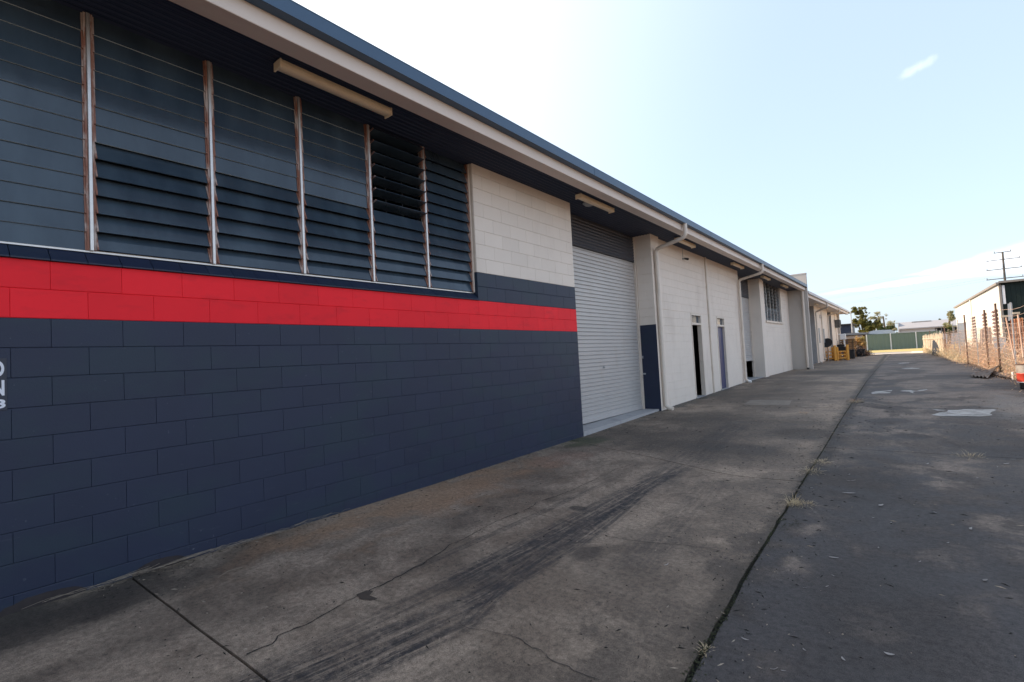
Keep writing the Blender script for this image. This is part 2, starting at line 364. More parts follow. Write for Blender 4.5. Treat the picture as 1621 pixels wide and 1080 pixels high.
# ------------------------------------------------------------------ ground
RU = (math.cos(YAW), math.sin(YAW))       # directions used to turn stains along their length
def concrete(name, c_lo, c_hi, c_stain, blobs, skids=False, warm=None):
    m, t, p = newmat(name)
    v = t.pos(); x, y, z = t.sep(v)
    wv = t.vmath('ADD', v, t.mapping(t.node('ShaderNodeTexNoise').outputs['Color'], (1, 1, 1)))
    nz = t.node('ShaderNodeTexNoise'); t.inp(nz, 'Vector', v); nz.inputs['Scale'].default_value = 1.6; nz.inputs['Detail'].default_value = 6; nz.inputs['Roughness'].default_value = .62
    w = t.vmath('SUBTRACT', nz.outputs['Color'], (.5, .5, .5))
    v2 = t.vmath('ADD', v, t.vmath('MULTIPLY', w, (.5, .5, 0)))
    big = t.noise(v2, .55, 6, .6); mid = t.noise(v2, 2.2, 6, .62); fine = t.noise(v, 26, 8, .8); fine2 = t.noise(v, 230, 3, .7)
    k = t.step(t.math('MULTIPLY_ADD', mid, .45, t.math('MULTIPLY', big, .62)), .44, .62)
    c = t.mix(k, (*c_lo, 1), (*c_hi, 1))
    # damp looking darker fields with a fairly crisp edge
    fld = t.step(t.noise(t.mapping(v2, (1, .7, 1), (3.1, 1.7, 0)), .8, 5, .55, .6), .50, .56)
    c = t.mix(t.math('MULTIPLY', fld, .30 if skids else .62), c, (*c_stain, 1))
    # wheel rubbed streaks along the lane
    st = t.step(t.noise(t.mapping(v2, (5, .35, 1), (0, 0, 0), (0, 0, R(4))), 1, 6, .6), .52, .78)
    c = t.mix(t.math('MULTIPLY', st, .30), c, (*c_stain, 1))
    md2 = t.step(t.noise(t.mapping(v2, (1.2, .8, 1), (7.3, 2.2, 0)), 3.4, 9, .74, .8), .52, .66)
    c = t.mix(t.math('MULTIPLY', md2, .32), c, (*c_stain, 1))
    lt_ = t.step(t.noise(t.mapping(v2, (1, .8, 1), (1.3, 9.2, 0)), 1.1, 6, .62, .5), .58, .66)
    c = t.mix(t.math('MULTIPLY', lt_, .18), c, tuple(min(1, q*1.25) for q in c_hi)+(1,))
    jn = t.math('ADD', t.math('MULTIPLY', y, -.012), -.84)
    jd = t.math('DIVIDE', t.math('ABSOLUTE', t.math('SUBTRACT', x, jn)), .16)
    jd = t.math('ADD', jd, t.math('MULTIPLY', t.math('SUBTRACT', t.noise(t.mapping(v, (6, 2.5, 1)), 1, 6, .65), .5), 2.2))
    c = t.mix(t.math('MULTIPLY', t.step(jd, .1, 1.3, True), .75), c, (c_stain[0]*.75, c_stain[1]*.75, c_stain[2]*.7, 1))
    if warm:
        for (bx, by, rx, ry, cc, a) in warm:
            q = t.vmath('LENGTH', t.mapping(v2, (1/rx, 1/ry, 0), (-bx/rx, -by/ry, 0)))
            f = t.math('MULTIPLY', t.step(t.math('ADD', q, t.math('MULTIPLY', t.math('SUBTRACT', mid, .5), 2.6)), .25, 1.15, True), a)
            c = t.mix(f, c, (*cc, 1))
    for (bx, by, rx, ry, ang, hard, a) in blobs:
        q0 = t.vmath('SUBTRACT', v, (bx, by, 0))
        q = t.vmath('LENGTH', t.mapping(t.vmath('MULTIPLY', t.vmath('ADD', q0, t.vmath('MULTIPLY', w, (min(rx, .8), min(ry, .8), 0))), (1, 1, 0)), (1/rx, 1/ry, 0), (0, 0, 0), (0, 0, 0))) if not ang else \
            t.vmath('LENGTH', t.vmath('MULTIPLY', t.mapping(t.vmath('MULTIPLY', t.vmath('ADD', q0, t.vmath('MULTIPLY', w, (min(rx, .8), min(ry, .8), 0))), (1, 1, 0)), (1, 1, 1), (0, 0, 0), (0, 0, -ang)), (1/rx, 1/ry, 0)))
        q = t.math('ADD', q, t.math('MULTIPLY', t.math('SUBTRACT', t.noise(v, 9, 5, .7), .5), .5))
        c = t.mix(t.math('MULTIPLY', t.step(q, 1-hard, 1+hard, True), a), c, (*c_stain, 1))
    if skids:
        def line(x0, y0, x1, y1, wdt, ya, yb, a, fs, c, bendk=0):
            # streaked rubber mark between two points
            sl = (x1-x0)/(y1-y0)
            yy = t.math('SUBTRACT', y, y0)
            cxn = t.math('MULTIPLY_ADD', yy, sl, x0)
            if bendk: cxn = t.math('ADD', cxn, t.math('MULTIPLY', t.math('MULTIPLY', yy, t.math('SUBTRACT', y, y1)), bendk))
            off = t.math('SUBTRACT', x, cxn)
            band = t.step(t.math('DIVIDE', t.math('ABSOLUTE', off), wdt), .55, 1.05, True)
            cmb = t.node('ShaderNodeCombineXYZ'); t.inp(cmb, 0, t.math('MULTIPLY', off, fs)); t.inp(cmb, 1, t.math('MULTIPLY', y, .8))
            s1 = t.step(t.noise(cmb.outputs[0], 1, 5, .75), .36, .56)
            brk = t.step(t.noise(v, 14, 5, .8), .34, .56)
            ends = t.math('MULTIPLY', t.step(y, ya-.12, ya+.12), t.step(y, yb-.6, yb+.4, True))
            f = t.math('MULTIPLY', t.math('MULTIPLY', band, ends), t.math('MULTIPLY', s1, t.math('MULTIPLY_ADD', brk, .6, .4)))
            return t.mix(t.math('MULTIPLY', f, a), c, (.020, .020, .023, 1))
        c = line(-2.42, .6, -2.12, 2.15, .25, .45, 2.2, .95, 18, c)
        c = line(-2.62, .6, -2.42, 2.7, .10, .5, 5.3, .55, 40, c)
        c = line(-2.42, 2.1, -2.34, 5.5, .20, 2.30, 6.2, .85, 28, c)
        c = line(-2.18, 2.15, -2.30, 5.0, .12, 2.1, 5.2, .8, 30, c, -.05)
        c = line(-2.05, 2.1, -2.22, 4.2, .08, 2.0, 4.6, .7, 36, c, .09)
        c = line(-2.86, 2.5, -2.78, 5.2, .05, 2.2, 5.2, .55, 40, c)
        c = line(-1.55, 3.0, -1.75, 5.6, .20, 3.1, 5.8, .35, 22, c)
        c = line(-2.3, 5.5, -2.5, 9.5, .30, 5.2, 9.8, .4, 20, c)
    sp = t.step(t.noise(v2, 16, 3, .6), .66, .72)
    c = t.mix(t.math('MULTIPLY', sp, .45), c, (c_stain[0]*.6, c_stain[1]*.6, c_stain[2]*.6, 1))
    gr = t.math('MULTIPLY_ADD', t.math('SUBTRACT', t.math('MULTIPLY_ADD', fine, .6, t.math('MULTIPLY', fine2, .6)), .6), 4.6, 1.0)
    c = t.mix(1.0, c, gr, 'MULTIPLY')
    t.inp(p, 'Base Color', c)
    t.inp(p, 'Roughness', t.math('MULTIPLY_ADD', k, .15, .72)); p.inputs['Specular IOR Level'].default_value = .35
    t.inp(p, 'Normal', t.bump(t.math('MULTIPLY_ADD', mid, .6, t.math('MULTIPLY_ADD', fine, .35, t.math('MULTIPLY', fine2, .3))), .45, .012))
    return m
L_BLOBS = [(-2.57, 4.12, .09, .07, 0, .25, .8), (-1.95, 3.2, .09, .17, 0, .35, .75), (-1.04, 4.0, .12, .22, 0, .3, .65), (-1.07, 3.45, .10, .16, 0, .35, .6),
           (-2.3, 9.6, 1.3, 1.1, 0, .5, .6), (-1.4, 8.9, .5, .55, 0, .3, .75), (-3.3, 8.0, 1.2, .8, 0, .5, .65), (-2.2, 7.2, 1.3, .7, 0, .45, .65), (-3.6, 10.4, 1.0, .7, 0, .4, .45), (-1.3, 5.1, .25, .8, 0, .5, .35),
           (-3.4, 3.2, .25, .3, 0, .6, .35), (-3.2, 14.5, 1.3, 2.2, 0, .5, .5), (-2.2, 25, 2.0, 2.0, 0, .35, .7), (-1.41, 2.3, .06, .06, 0, .4, .5), (-1.9, 7.4, .5, .35, 0, .4, .5), (-4.2, .6, .28, 1.0, 0, .6, .8), (-1.15, 1.2, .2, 1.4, 0, .4, .55), (-2.9, 18, 1.0, 1.0, 0, .4, .45)]
R_BLOBS = [(-.45, 6.4, .4, 1.2, 0, .4, .6), (.1, 5.2, .35, .8, 0, .5, .4), (.75, 9.0, .42, 1.5, 0, .3, .7), (-.35, 10.5, .3, .35, 0, .25, .7), (-.05, 9.1, .22, .2, 0, .25, .8), (-.3, 12.3, .35, .3, 0, .3, .7), (1.3, 8.8, .35, .7, 0, .3, .5),
           (-.2, 3.3, .35, .9, 0, .5, .5), (.45, 4.2, .14, .3, 0, .4, .5), (1.9, 16.5, .6, .8, 0, .4, .5), (1.4, 21, .6, 1.2, 0, .5, .5), (-.5, 16, .4, 1.6, 0, .4, .5), (.8, 6.6, .5, .8, 0, .4, .45), (-.6, 8.6, .35, .6, 0, .35, .6)]
M['concL'] = concrete('stained_concrete', (.158, .118, .086), (.27, .207, .154), (.050, .040, .033), L_BLOBS, True,
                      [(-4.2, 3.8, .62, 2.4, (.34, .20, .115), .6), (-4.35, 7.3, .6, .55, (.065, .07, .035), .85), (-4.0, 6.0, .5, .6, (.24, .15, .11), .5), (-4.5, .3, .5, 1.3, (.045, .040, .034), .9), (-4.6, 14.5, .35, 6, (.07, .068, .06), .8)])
M['concR'] = concrete('stained_vignetted_concrete', (.085, .067, .055), (.190, .150, .121), (.037, .031, .028), R_BLOBS, False,
                      [(.1, 2.6, 1.9, 4.4, (.052, .046, .045), .92), (1.4, 3.2, 1.0, 2.8, (.050, .045, .045), .8), (-.3, 4.9, .8, 2.6, (.050, .044, .042), .8), (1.6, 13, .6, 3, (.24, .21, .18), .5)])  # dark near fields: stained pour, with lens vignetting put into the colour
M['subbase'] = paint('joint_dirt', (.014, .013, .011), .95, amt=.3, scale=8)
M['paintpatch'] = paint('worn_white_paint', (.44, .42, .39), .75, amt=.2, scale=8, c2=(.13, .12, .11), amt2=.85, scale2=(4, 14, 1), lo=.50, hi=.62, grain=.4, gs=80)
_t = NT(M['paintpatch'].node_tree); _v = _t.pos()
_t.inp(_t.n['Principled BSDF'], 'Alpha', _t.math('MULTIPLY', _t.step(_t.noise(_t.mapping(_v, (3, 16, 1)), 1, 6, .7), .34, .50), .92))
M['crack'] = paint('crack_shadow', (.022, .019, .017), .95)
M['earth'] = paint('bare_earth', (.17, .12, .08), .95, amt=.25, scale=1.5, c2=(.28, .20, .13), amt2=.6, scale2=(.5, .5, .5), grain=.5, gs=8, bdist=.05)
M['grassland'] = paint('dry_lawn', (.42, .33, .12), .95, amt=.25, scale=1.2, c2=(.42, .34, .15), amt2=.6, scale2=(.4, .4, .4), grain=.6, gs=12, bdist=.05)
M['palepath'] = paint('pale_gravel', (.66, .56, .45), .9, amt=.15, scale=1.5, grain=.3, gs=20)

def sheet(name, xs, ys, zf, mat, **props):
    b = MB(); nx = len(xs)
    for Y in ys:
        for X in xs: b.v.append((X, Y, zf(X, Y)))
    for j in range(len(ys)-1):
        for i in range(nx-1):
            a = j*nx+i; b.f.append((a, a+1, a+nx+1, a+nx)); b.m.append(0)
    return b.build(name, mat, kind='structure', **props)
YS = [-3000, -400, -60, -8, 4, 7.7, 11, 14.7, 19, 30, 60, 110, 400, 1200, 4000]
sheet('ground', [-3000, -400, -60, 2.2, 12, 60, 400, 3000], YS, lambda X, Y: g(Y)-.055, M['earth'])
drive = sheet('driveway', [-4.65, -2, -.9, 2.35], [-8, 4, 7.7, 11, 14.7, 19, 30, 57], lambda X, Y: g(Y)-.028, M['subbase'])

JX = [(-8, -.78), (2.1, -.85), (3.6, -.91), (6, -.95), (10.4, -1.0), (30, -1.12), (60, -1.15)]
def jx(Y):
    for (a, xa), (b, xb) in zip(JX, JX[1:]):
        if Y <= b: return xa+(xb-xa)*(Y-a)/(b-a)
    return -1.15
def slab(xa, xb, ya, yb, mat, step=.10):
    """xa(Y), xb(Y) side edges; ya(X), yb(X) end edges"""
    Ymid0, Ymid1 = ya(-2), yb(-2); ny = max(4, min(110, int((Ymid1-Ymid0)/step)))
    X0, X1 = xa(Ymid0), xb(Ymid0); nx = max(4, min(20, int((X1-X0)/.3)))
    b = MB()
    for j in range(ny+1):
        for i in range(nx+1):
            u, w = i/nx, j/ny
            Y = Ymid0+(Ymid1-Ymid0)*w; X = xa(Y)+(xb(Y)-xa(Y))*u
            Y = ya(X)+(yb(X)-ya(X))*w
            if i in (0, nx): X += (.010*noise.noise(Vector((X*3, Y*4, 1)))+.006*noise.noise(Vector((X*3, Y*13, 1))))
            if j in (0, ny): Y += .006*noise.noise(Vector((X*6, Y, 5)))
            b.v.append((X, Y, g(Y)+.002*noise.noise(Vector((X*.7, Y*.7, 0)))))
    n = nx+1
    for j in range(ny):
        for i in range(nx):
            a = j*n+i; b.f.append((a, a+1, a+n+1, a+n)); b.m.append(0)
    ring = [i for i in range(n)]+[j*n+nx for j in range(1, ny+1)]+[ny*n+i for i in range(nx-1, -1, -1)]+[j*n for j in range(ny-1, 0, -1)]
    k0 = len(b.v)
    for r in ring: q = b.v[r]; b.v.append((q[0], q[1], q[2]-.03))
    for k in range(len(ring)):
        k2 = (k+1) % len(ring); b.f.append((ring[k], k0+k, k0+k2, ring[k2])); b.m.append(0)
    return b.build('slab', mat, drive)
GAP = .011
def lineY(pts):
    def f(X):
        for (a, ya), (b, yb) in zip(pts, pts[1:]):
            if X <= b: return ya+(yb-ya)*(X-a)/(b-a)
        return pts[-1][1]
    return f
Ljoints = [lambda X: -8, lambda X: 1.11, lineY([(-4.7, 7.32), (-3.85, 6.93), (-2.98, 6.57), (-1.64, 5.93), (-.9, 5.97)]), lambda X: 12.2+.05*X, lambda X: 18.0, lambda X: 24.0, lambda X: 30.0, lambda X: 37, lambda X: 44, lambda X: 52.5]
def off(f, d): return lambda X: f(X)+d
def gj(Y): return GAP*(1.25-.75*min(1, max(0, (Y-2.5)/5)))
for a, b in zip(Ljoints, Ljoints[1:]):
    slab(lambda Y: -4.64, lambda Y: jx(Y)-gj(Y), off(a, GAP*.7), off(b, -GAP*.7), M['concL'])
Rjoints = [lambda X: -8, lambda X: 7.93, lambda X: 14.2, lambda X: 20.5, lambda X: 27, lambda X: 34, lambda X: 41, lambda X: 55.5]
for a, b in zip(Rjoints, Rjoints[1:]):
    slab(lambda Y: jx(Y)+gj(Y), lambda Y: 2.25+.05*math.sin(Y*2.3) if Y < 28 else (2.05-.02*(Y-28)), off(a, GAP*.5), off(b, -GAP*.5), M['concR'])

def ribbon(name, pix, w, mat, parent, jit=.012, lift=.0035, seg=.02):
    P = [atG(*q) for q in pix]; b = MB(); pts = []
    for a, c in zip(P, P[1:]):
        n = max(1, int((c-a).length/seg))
        for i in range(n): pts.append(a.lerp(c, i/n))
    pts.append(P[-1]); prev = None; rs = random.Random(len(pts))
    for i, p in enumerate(pts):
        q = p + Vector((jit*(noise.noise(p*7+Vector((0, 0, 3)))*2+noise.noise(p*30)*.9), jit*(noise.noise(p*7)*2+noise.noise(p*32+Vector((5, 0, 0)))*.9), 0))
        d = (pts[min(i+1, len(pts)-1)]-pts[max(0, i-1)]).normalized(); nrm = Vector((-d.y, d.x, 0))
        ww = w*(.12+.55*rs.random()+.8*max(0, noise.noise(p*4)))
        z = g(q.y)+lift
        l = (q.x+nrm.x*ww, q.y+nrm.y*ww, z); r = (q.x-nrm.x*ww, q.y-nrm.y*ww, z)
        if prev: b.quad(prev[0], prev[1], r, l)
        prev = (l, r)
    return b.build(name, mat, parent)
def sc_(ox, oy, s, l): return [(ox+a/s, oy+b/s) for a, b in l]
c1 = sc_(0, 640, 2.455, [(960, 970), (1060, 930), (1080, 905), (1200, 850), (1290, 805), (1340, 775), (1400, 745)])+sc_(500, 640, 2.454, [(235, 715), (330, 665), (400, 625), (470, 585), (530, 545), (610, 505), (680, 465), (770, 430), (830, 405), (865, 380), (970, 345), (1070, 300), (1160, 255), (1227, 235)])
ribbon('crack', c1, .0065, M['crack'], drive)
ribbon('crack', sc_(500, 640, 2.454, [(555, 850), (600, 870), (700, 885), (790, 915), (840, 950), (880, 960), (930, 1000), (980, 1020), (1030, 1050), (1100, 1079)]), .004, M['crack'], drive)
ribbon('crack', sc_(500, 640, 2.454, [(830, 405), (880, 430), (960, 450), (1050, 480), (1120, 510), (1227, 530)])+sc_(1000, 780, 2.61, [(100, 210), (220, 215), (350, 240), (430, 262), (510, 280)]), .004, M['crack'], drive)
ribbon('crack', sc_(500, 640, 2.454, [(190, 745), (235, 765), (290, 782), (330, 780)]), .003, M['crack'], drive)
ribbon('crack', sc_(1380, 560, 6.726, [(150, 560), (230, 610), (250, 645), (350, 690), (400, 725)]), .006, M['crack'], drive)
def patch(pix, name='paint_patch', mat=None, lift=.004):
    b = MB(); pts = []
    P = [atG(*q) for q in pix]
    for a, c in zip(P, P[1:]+P[:1]):
        n = max(1, int((c-a).length/.06))
        for i in range(n): p = a.lerp(c, i/n); k = p*6; pts.append(p+Vector((.03*noise.noise(k), .10*noise.noise(k+Vector((9, 0, 0))), 0)))
    b.quad(*[(p.x, p.y, g(p.y)+lift) for p in pts])
    return b.build(name, mat or M['paintpatch'], drive)
z6 = lambda l: sc_(1380, 560, 6.726, l)
patch(z6([(640, 650), (720, 662), (860, 666), (1130, 664), (1270, 666), (1290, 650), (1260, 640), (1330, 606), (1290, 592), (1100, 592), (960, 598), (820, 602), (800, 622), (700, 628)]))
patch(z6([(640, 600), (700, 596), (790, 604), (700, 610)]))
patch(z6([(0, 412), (60, 398), (220, 392), (215, 400), (60, 412), (205, 410), (200, 420), (40, 428), (0, 430)]))
patch(z6([(290, 398), (420, 390), (470, 398), (580, 378), (590, 386), (450, 408), (450, 424), (400, 408)]))
patch(z6([(310, 158), (420, 150), (515, 156), (500, 162), (350, 163)]))
patch(z6([(270, 104), (330, 97), (400, 96), (400, 102), (300, 107)]))
patch(sc_(500, 640, 2.454, [(178, 735), (205, 722), (222, 728), (215, 745), (235, 760), (215, 765), (185, 757)]), 'broken_hole', paint('broken_concrete', (.055, .040, .030), .95, amt=.4, scale=30), .005)

patch([(1178, 641), (1250, 642), (1254, 634), (1188, 633)], 'pit_cover', paint('pale_cover_concrete', (.20, .165, .13), .9, amt=.35, scale=5, c2=(.09, .075, .06), amt2=.8, scale2=(2, 9, 1), grain=.4, gs=60), .003)
# pale strip and lawn past the end of the lane
sheet('gravel_path', [-9, -4, 0, 5], [57.0, 60, 66], lambda X, Y: .2-.02, M['palepath'])
sheet('lawn', [-30, -9, 0, 8, 30], [66.0, 80, 110], lambda X, Y: .19, M['grassland'])

# ------------------------------------------------------------------ masonry
Y0B, ZR = 0.6945, 1.8715          # first joint and height of the red stripe's lower edge
WX = -4.607                        # face of the front wall
cands = []                         # (area, parentkey, mesh params)
_bm = {}
def block_mesh(w, h, axis, mk, rv=0):
    key = (round(w, 3), round(h, 3), axis, mk)
    if key in _bm: return _bm[key]
    b = MB(); _block(b, 0, 0, 0, w, h, axis); me = b.mesh('block', M[mk]); _bm[key] = me; return me
def _block(b, px, py, pz, w, h, axis, mi=0):
    jv, jh, e, dp = .0006, .0017, .0036, .013
    def P(u, z, d):   # u along wall, d outwards
        return (px+d, py+u, pz+z) if axis == 'X' else (px+u, py-d, pz+z)
    o = [(jv, jh), (w-jv, jh), (w-jv, h-jh), (jv, h-jh)]
    i = [(jv+e*.4, jh+e), (w-jv-e*.4, jh+e), (w-jv-e*.4, h-jh-e), (jv+e*.4, h-jh-e)]
    A = [P(u, z, -dp) for u, z in o]; B = [P(u, z, -.0020) for u, z in o]; C = [P(u, z, 0) for u, z in i]
    b.quad(*C, m=mi)
    for k in range(4):
        n = (k+1) % 4
        b.quad(B[k], B[n], C[n], C[k], m=mi); b.quad(A[k], A[n], B[n], B[k], m=mi)
def add_block(par, x, y, z, w, h, axis, mk):
    if w < .03 or h < .03: return
    c = [(x, y, z), (x, y, z+h)]
    c += [(x, y+w, z), (x, y+w, z+h)] if axis == 'X' else [(x+w, y, z), (x+w, y, z+h)]
    q = [topx(p) for p in c]
    area = 0
    if all(q) and any(-5 < a[0] < 1626 and -5 < a[1] < 1085 for a in q):
        area = abs((q[2][0]-q[0][0])*(q[1][1]-q[0][1])); area = max(area, 1)
    cands.append((area, par, x, y, z, w, h, axis, mk))
def wall_blocks(par, axis, fixed, u0, u1, z0, z1, matf, ujoint=Y0B):
    """running bond: courses of 0.2, blocks of 0.4, joints keyed to ujoint"""
    r = math.floor((z0-ZR)/.2+1e-6)
    while ZR+.2*r < z1-.02:
        za, zb = max(z0, ZR+.2*r), min(z1, ZR+.2*(r+1))
        sh = 0 if r % 2 else .2
        k = math.floor((u0-ujoint-sh)/.4)
        while True:
            ua = ujoint+sh+.4*k; ub = ua+.4
            if ua >= u1-.01: break
            a, c = max(ua, u0), min(ub, u1)
            if c-a > .03 and zb-za > .03:
                if axis == 'X': add_block(par, fixed, a, za, c-a, zb-za, 'X', matf(r, a))
                else: add_block(par, a, fixed, za, c-a, zb-za, 'Y', matf(r, a))
            k += 1
        r += 1
def core(b, axis, fixed, depth, u0, u1, z0, z1, mi=0):
    if axis == 'X': b.box(fixed-depth, u0, z0, fixed-.0085, u1, z1, mi)
    else: b.box(u0, fixed+.0085, z0, u1, fixed+depth, z1, mi)

ZS = 4.215                         # soffit height
bld = thing('warehouse_building', 'long low block warehouse with navy base, red stripe and cream upper wall beside the lane', 'building', (-4.6, 10, 0))
BI = bld.matrix_world
def P(o, parent=bld):              # parts are modelled in world coordinates: undo the Empty's offset
    o.parent = parent
    root = parent
    while root.parent: root = root.parent
    if parent is root: o.matrix_parent_inverse = Matrix.Translation(root.location).inverted()
    return o
def build(b, name, mat, parent=bld, smooth=False, **k): return P(b.build(name, mat, None, smooth, **k), parent)

# bay one: navy, red, cream
WIN0, WIN1, SILL = Y0B+.4*11-7*.829-.028, Y0B+.4*11, 2.2715      # window opening
END1 = Y0B+.4*17.5
b = MB()
core(b, 'X', WX, .19, -8, END1, -.3, ZR, 0)
core(b, 'X', WX, .19, -8, END1-.0, ZR, ZR+.4, 1)
core(b, 'X', WX, .19, WIN1, END1, ZR+.4, ZR+.8, 0)
core(b, 'X', WX, .19, WIN1, END1, ZR+.8, ZS, 2)
core(b, 'X', WX, .19, -8, WIN0, ZR+.4, ZR+.8, 0)
core(b, 'X', WX, .19, -8, WIN0, ZR+.8, ZS, 2)
w1 = build(b, 'front_wall', [M['navy'], M['red'], M['cream']])
def mf1(r, u): return 'navy' if r < 0 else 'red' if r < 2 else 'navy' if r < 4 else 'cream'
wall_blocks(w1, 'X', WX, -8, END1, -.26, ZR+.4, mf1)
wall_blocks(w1, 'X', WX, WIN1, END1, ZR+.4, ZS, mf1)
wall_blocks(w1, 'X', WX, -8, WIN0, ZR+.4, ZS, mf1)
# jamb reveals of the window: painted render
b = MB(); b.box(-4.80, WIN1-.004, ZR+.8, WX-.012, WIN1+.002, ZS); build(b, 'window_reveal', M['creamtrim'])
b = MB(); b.box(-4.80, WIN1-.004, ZR+.4, WX-.012, WIN1+.002, ZR+.8); build(b, 'window_reveal', M['navy'])
# end face of bay one at the roller door
b = MB(); b.box(-5.0, END1-.19, -.2, WX-.19, END1, ZS); build(b, 'door_return', M['cream'])
# sloping sill bricks
sb = MB(); w = .2
prof = [(-4.583, SILL+.002), (-4.583, SILL+.012), (-4.692, SILL+.106), (-4.80, SILL+.106), (-4.80, SILL+.002)]
n = len(prof); g0, g1 = .0022, w-.0022
for (X, Z) in prof: sb.v.append((X, g0, Z))
for (X, Z) in prof: sb.v.append((X, g1, Z))
for i in range(n): sb.f.append((i, (i+1) % n, n+(i+1) % n, n+i)); sb.m.append(0)
sb.f += [tuple(range(n))[::-1], tuple(range(n, 2*n))]; sb.m += [0, 0]
sme = sb.mesh('sill_brick', M['navy'])
k = 0
while WIN0+k*.2 < WIN1-.05:
    y = WIN1-(k+1)*.2; o = inst('sill_brick', sme, None, (0, y, .0006*math.sin(k*5)), (0, 0, 0)); P(o, w1); k += 1
b = MB(); b.box(-4.79, WIN0, SILL, -4.60, WIN1, SILL+.003); b.box(-4.79, WIN0, SILL+.003, -4.71, WIN1, SILL+.098); build(b, 'sill_bed', M['dark'], w1)

# louvre window
lw = MB(); lw.box(-4.75, WIN0, SILL+.107, -4.680, WIN1-.006, SILL+.118); lw.box(-4.697, WIN0, SILL+.118, -4.685, WIN1-.006, SILL+.126)
lwin = build(lw, 'louvre_window', M['alu'])
PZ0, PITCHZ, NP = SILL+.128, .1390, 13
BP = .829
mull = [WIN1-.014-BP*i for i in range(8)]
pane = MB(); pw = BP-.054
pane.box(-.004, -pw/2, -.0775, .004, pw/2, .0775, 0)
pane.m = [1, 1, 1, 0, 1, 0]
# faces order: bottom, top, -y, +x, +y, -x
pme = pane.mesh('glass_louvre', [M['glass'], M['lit_edge']]); pme2 = pane.mesh('glass_louvre', [M['glass'], M['glass']])  # closed panes carry the painted bright edge, open ones stay plain
def tilts(bay, r):        # bay 0 is the one by the cream wall, r counts up from the sill
    if bay == 0: return 20
    if bay == 1: return 20 if r < 6 else 103
    if bay in (2, 3, 4): return (22 if r < 6 else 5)
    return 5
rt = random.Random(3)
for bay in range(7):
    yc = mull[bay]-BP/2
    ch = MB()
    for s_ in (-1, 1):
        ye = yc+s_*(BP/2-.0205)
        ch.box(-4.707, ye-.007, PZ0-.006, -4.668, ye+.007, ZS-.012)
    for r in range(NP):
        a = R(tilts(bay, r)+rt.uniform(-1.2, 1.2)); zc = PZ0+PITCHZ*(r+.5)
        o = inst('glass_louvre', pme if tilts(bay, r) < 10 else pme2, None, (-4.690, yc, zc), (0, -a, 0)); P(o, lwin)
        for s_ in (-1, 1):
            ye = yc+s_*(BP/2-.033)
            T = Matrix.Translation((-4.688, ye, zc)) @ Matrix.Rotation(-a, 4, 'Y')
            ch.box(-.004, -.005, -.079, .010, .005, .062, 0, T)
            ch.box(-4.668, ye+s_*.012-.004, zc-.008, -4.665, ye+s_*.012+.004, zc+.008)
    build(ch, 'side_channel', M['chan'], lwin)
for i, ym in enumerate(mull):
    b = MB(); wd = .0115
    b.bbox(-4.75, ym-wd, PZ0-.010, -4.656, ym+wd, ZS-.012, .003)
    build(b, 'mullion', M['alu'] if i else M['creamtrim'], lwin)
# security rods seen faintly behind the glass
b = MB()
for k in range(22): b.tube([(-4.95, WIN1-.2-.26*k, 2.4), (-4.95, WIN1-.2-.26*k, 4.2)], .008, 5)
build(b, 'security_rods', M['int'], lwin, kind='stuff')

# ---- roller door bays
def ribbed(X, y0, y1, z0, z1, pitch, depth, groove, axisz=True):
    b = MB(); z = z0; prof = []
    while z < z1-1e-4:
        if groove: prof += [(0, z), (0, z+pitch*.70), (-depth*.6, z+pitch*.78), (-depth, z+pitch*.85), (-depth*.6, z+pitch*.92)]
        else: prof += [(depth*.5*(1-math.cos(2*math.pi*k/6))-depth, z+pitch*k/6) for k in range(6)]
        z += pitch
    prof = [q for q in prof if q[1] < z1]+[(0, z1)]
    for a, c in zip(prof, prof[1:]):
        b.quad((X+a[0], y0, a[1]), (X+a[0], y1, a[1]), (X+c[0], y1, c[1]), (X+c[0], y0, c[1]))
    return b
def roller(y0, y1, zb, zh, zf, X=-4.97, par=bld):
    """zb bottom rail height, zh header bottom, zf floor"""
    d = ribbed(X, y0, y1, zb+.07, zh+.06, .0785, .016, True)
    rd = build(d, 'roller_door', M['shutter'], par, smooth=True)
    b = MB(); b.bbox(X-.02, y0, zb, X+.012, y1, zb+.07, .004); build(b, 'bottom_rail', M['shutter'], rd)
    for y in (y0, y1-.05):
        b = MB(); b.bbox(X-.03, y, zf, X+.045, y+.05, ZS-.02, .004); build(b, 'door_guide', M['creamtrim'], rd)
    b = MB(); b.box(X+.0, y0+1.55, 1.15, X+.012, y0+1.61, 1.20); b.tube([(X+.012, y0+1.58, 1.175), (X+.03, y0+1.58, 1.175)], .012, 8); build(b, 'door_lock', M['galv'], rd)
    h = ribbed(X+.03, y0+.0, y1-.05, zh, ZS-.01, .066, .014, False)
    build(h, 'door_header', M['header'], par, smooth=True)
    b = MB(); b.box(X-.05, y0, zh-.012, X+.028, y1-.05, zh-.001); build(b, 'header_trim', M['dark'], par)
    return rd
roller(END1, 11.10, .12, 3.60, .06)
b = MB()
b.v = []
for (x, y, z) in [(-5.6, END1, .105), (-4.60, END1, .085), (-4.585, 11.10, .115), (-5.6, 11.10, .115)]: b.v.append((x, y, z))
for (x, y, z) in [(-5.6, END1, -.1), (-4.585, END1, -.1), (-4.57, 11.10, -.1), (-5.6, 11.10, -.1)]: b.v.append((x, y, z))
b.f = [(0, 1, 2, 3), (1, 5, 6, 2), (0, 4, 5, 1)]; b.m = [0]*3
build(b, 'door_threshold', M['floor'])

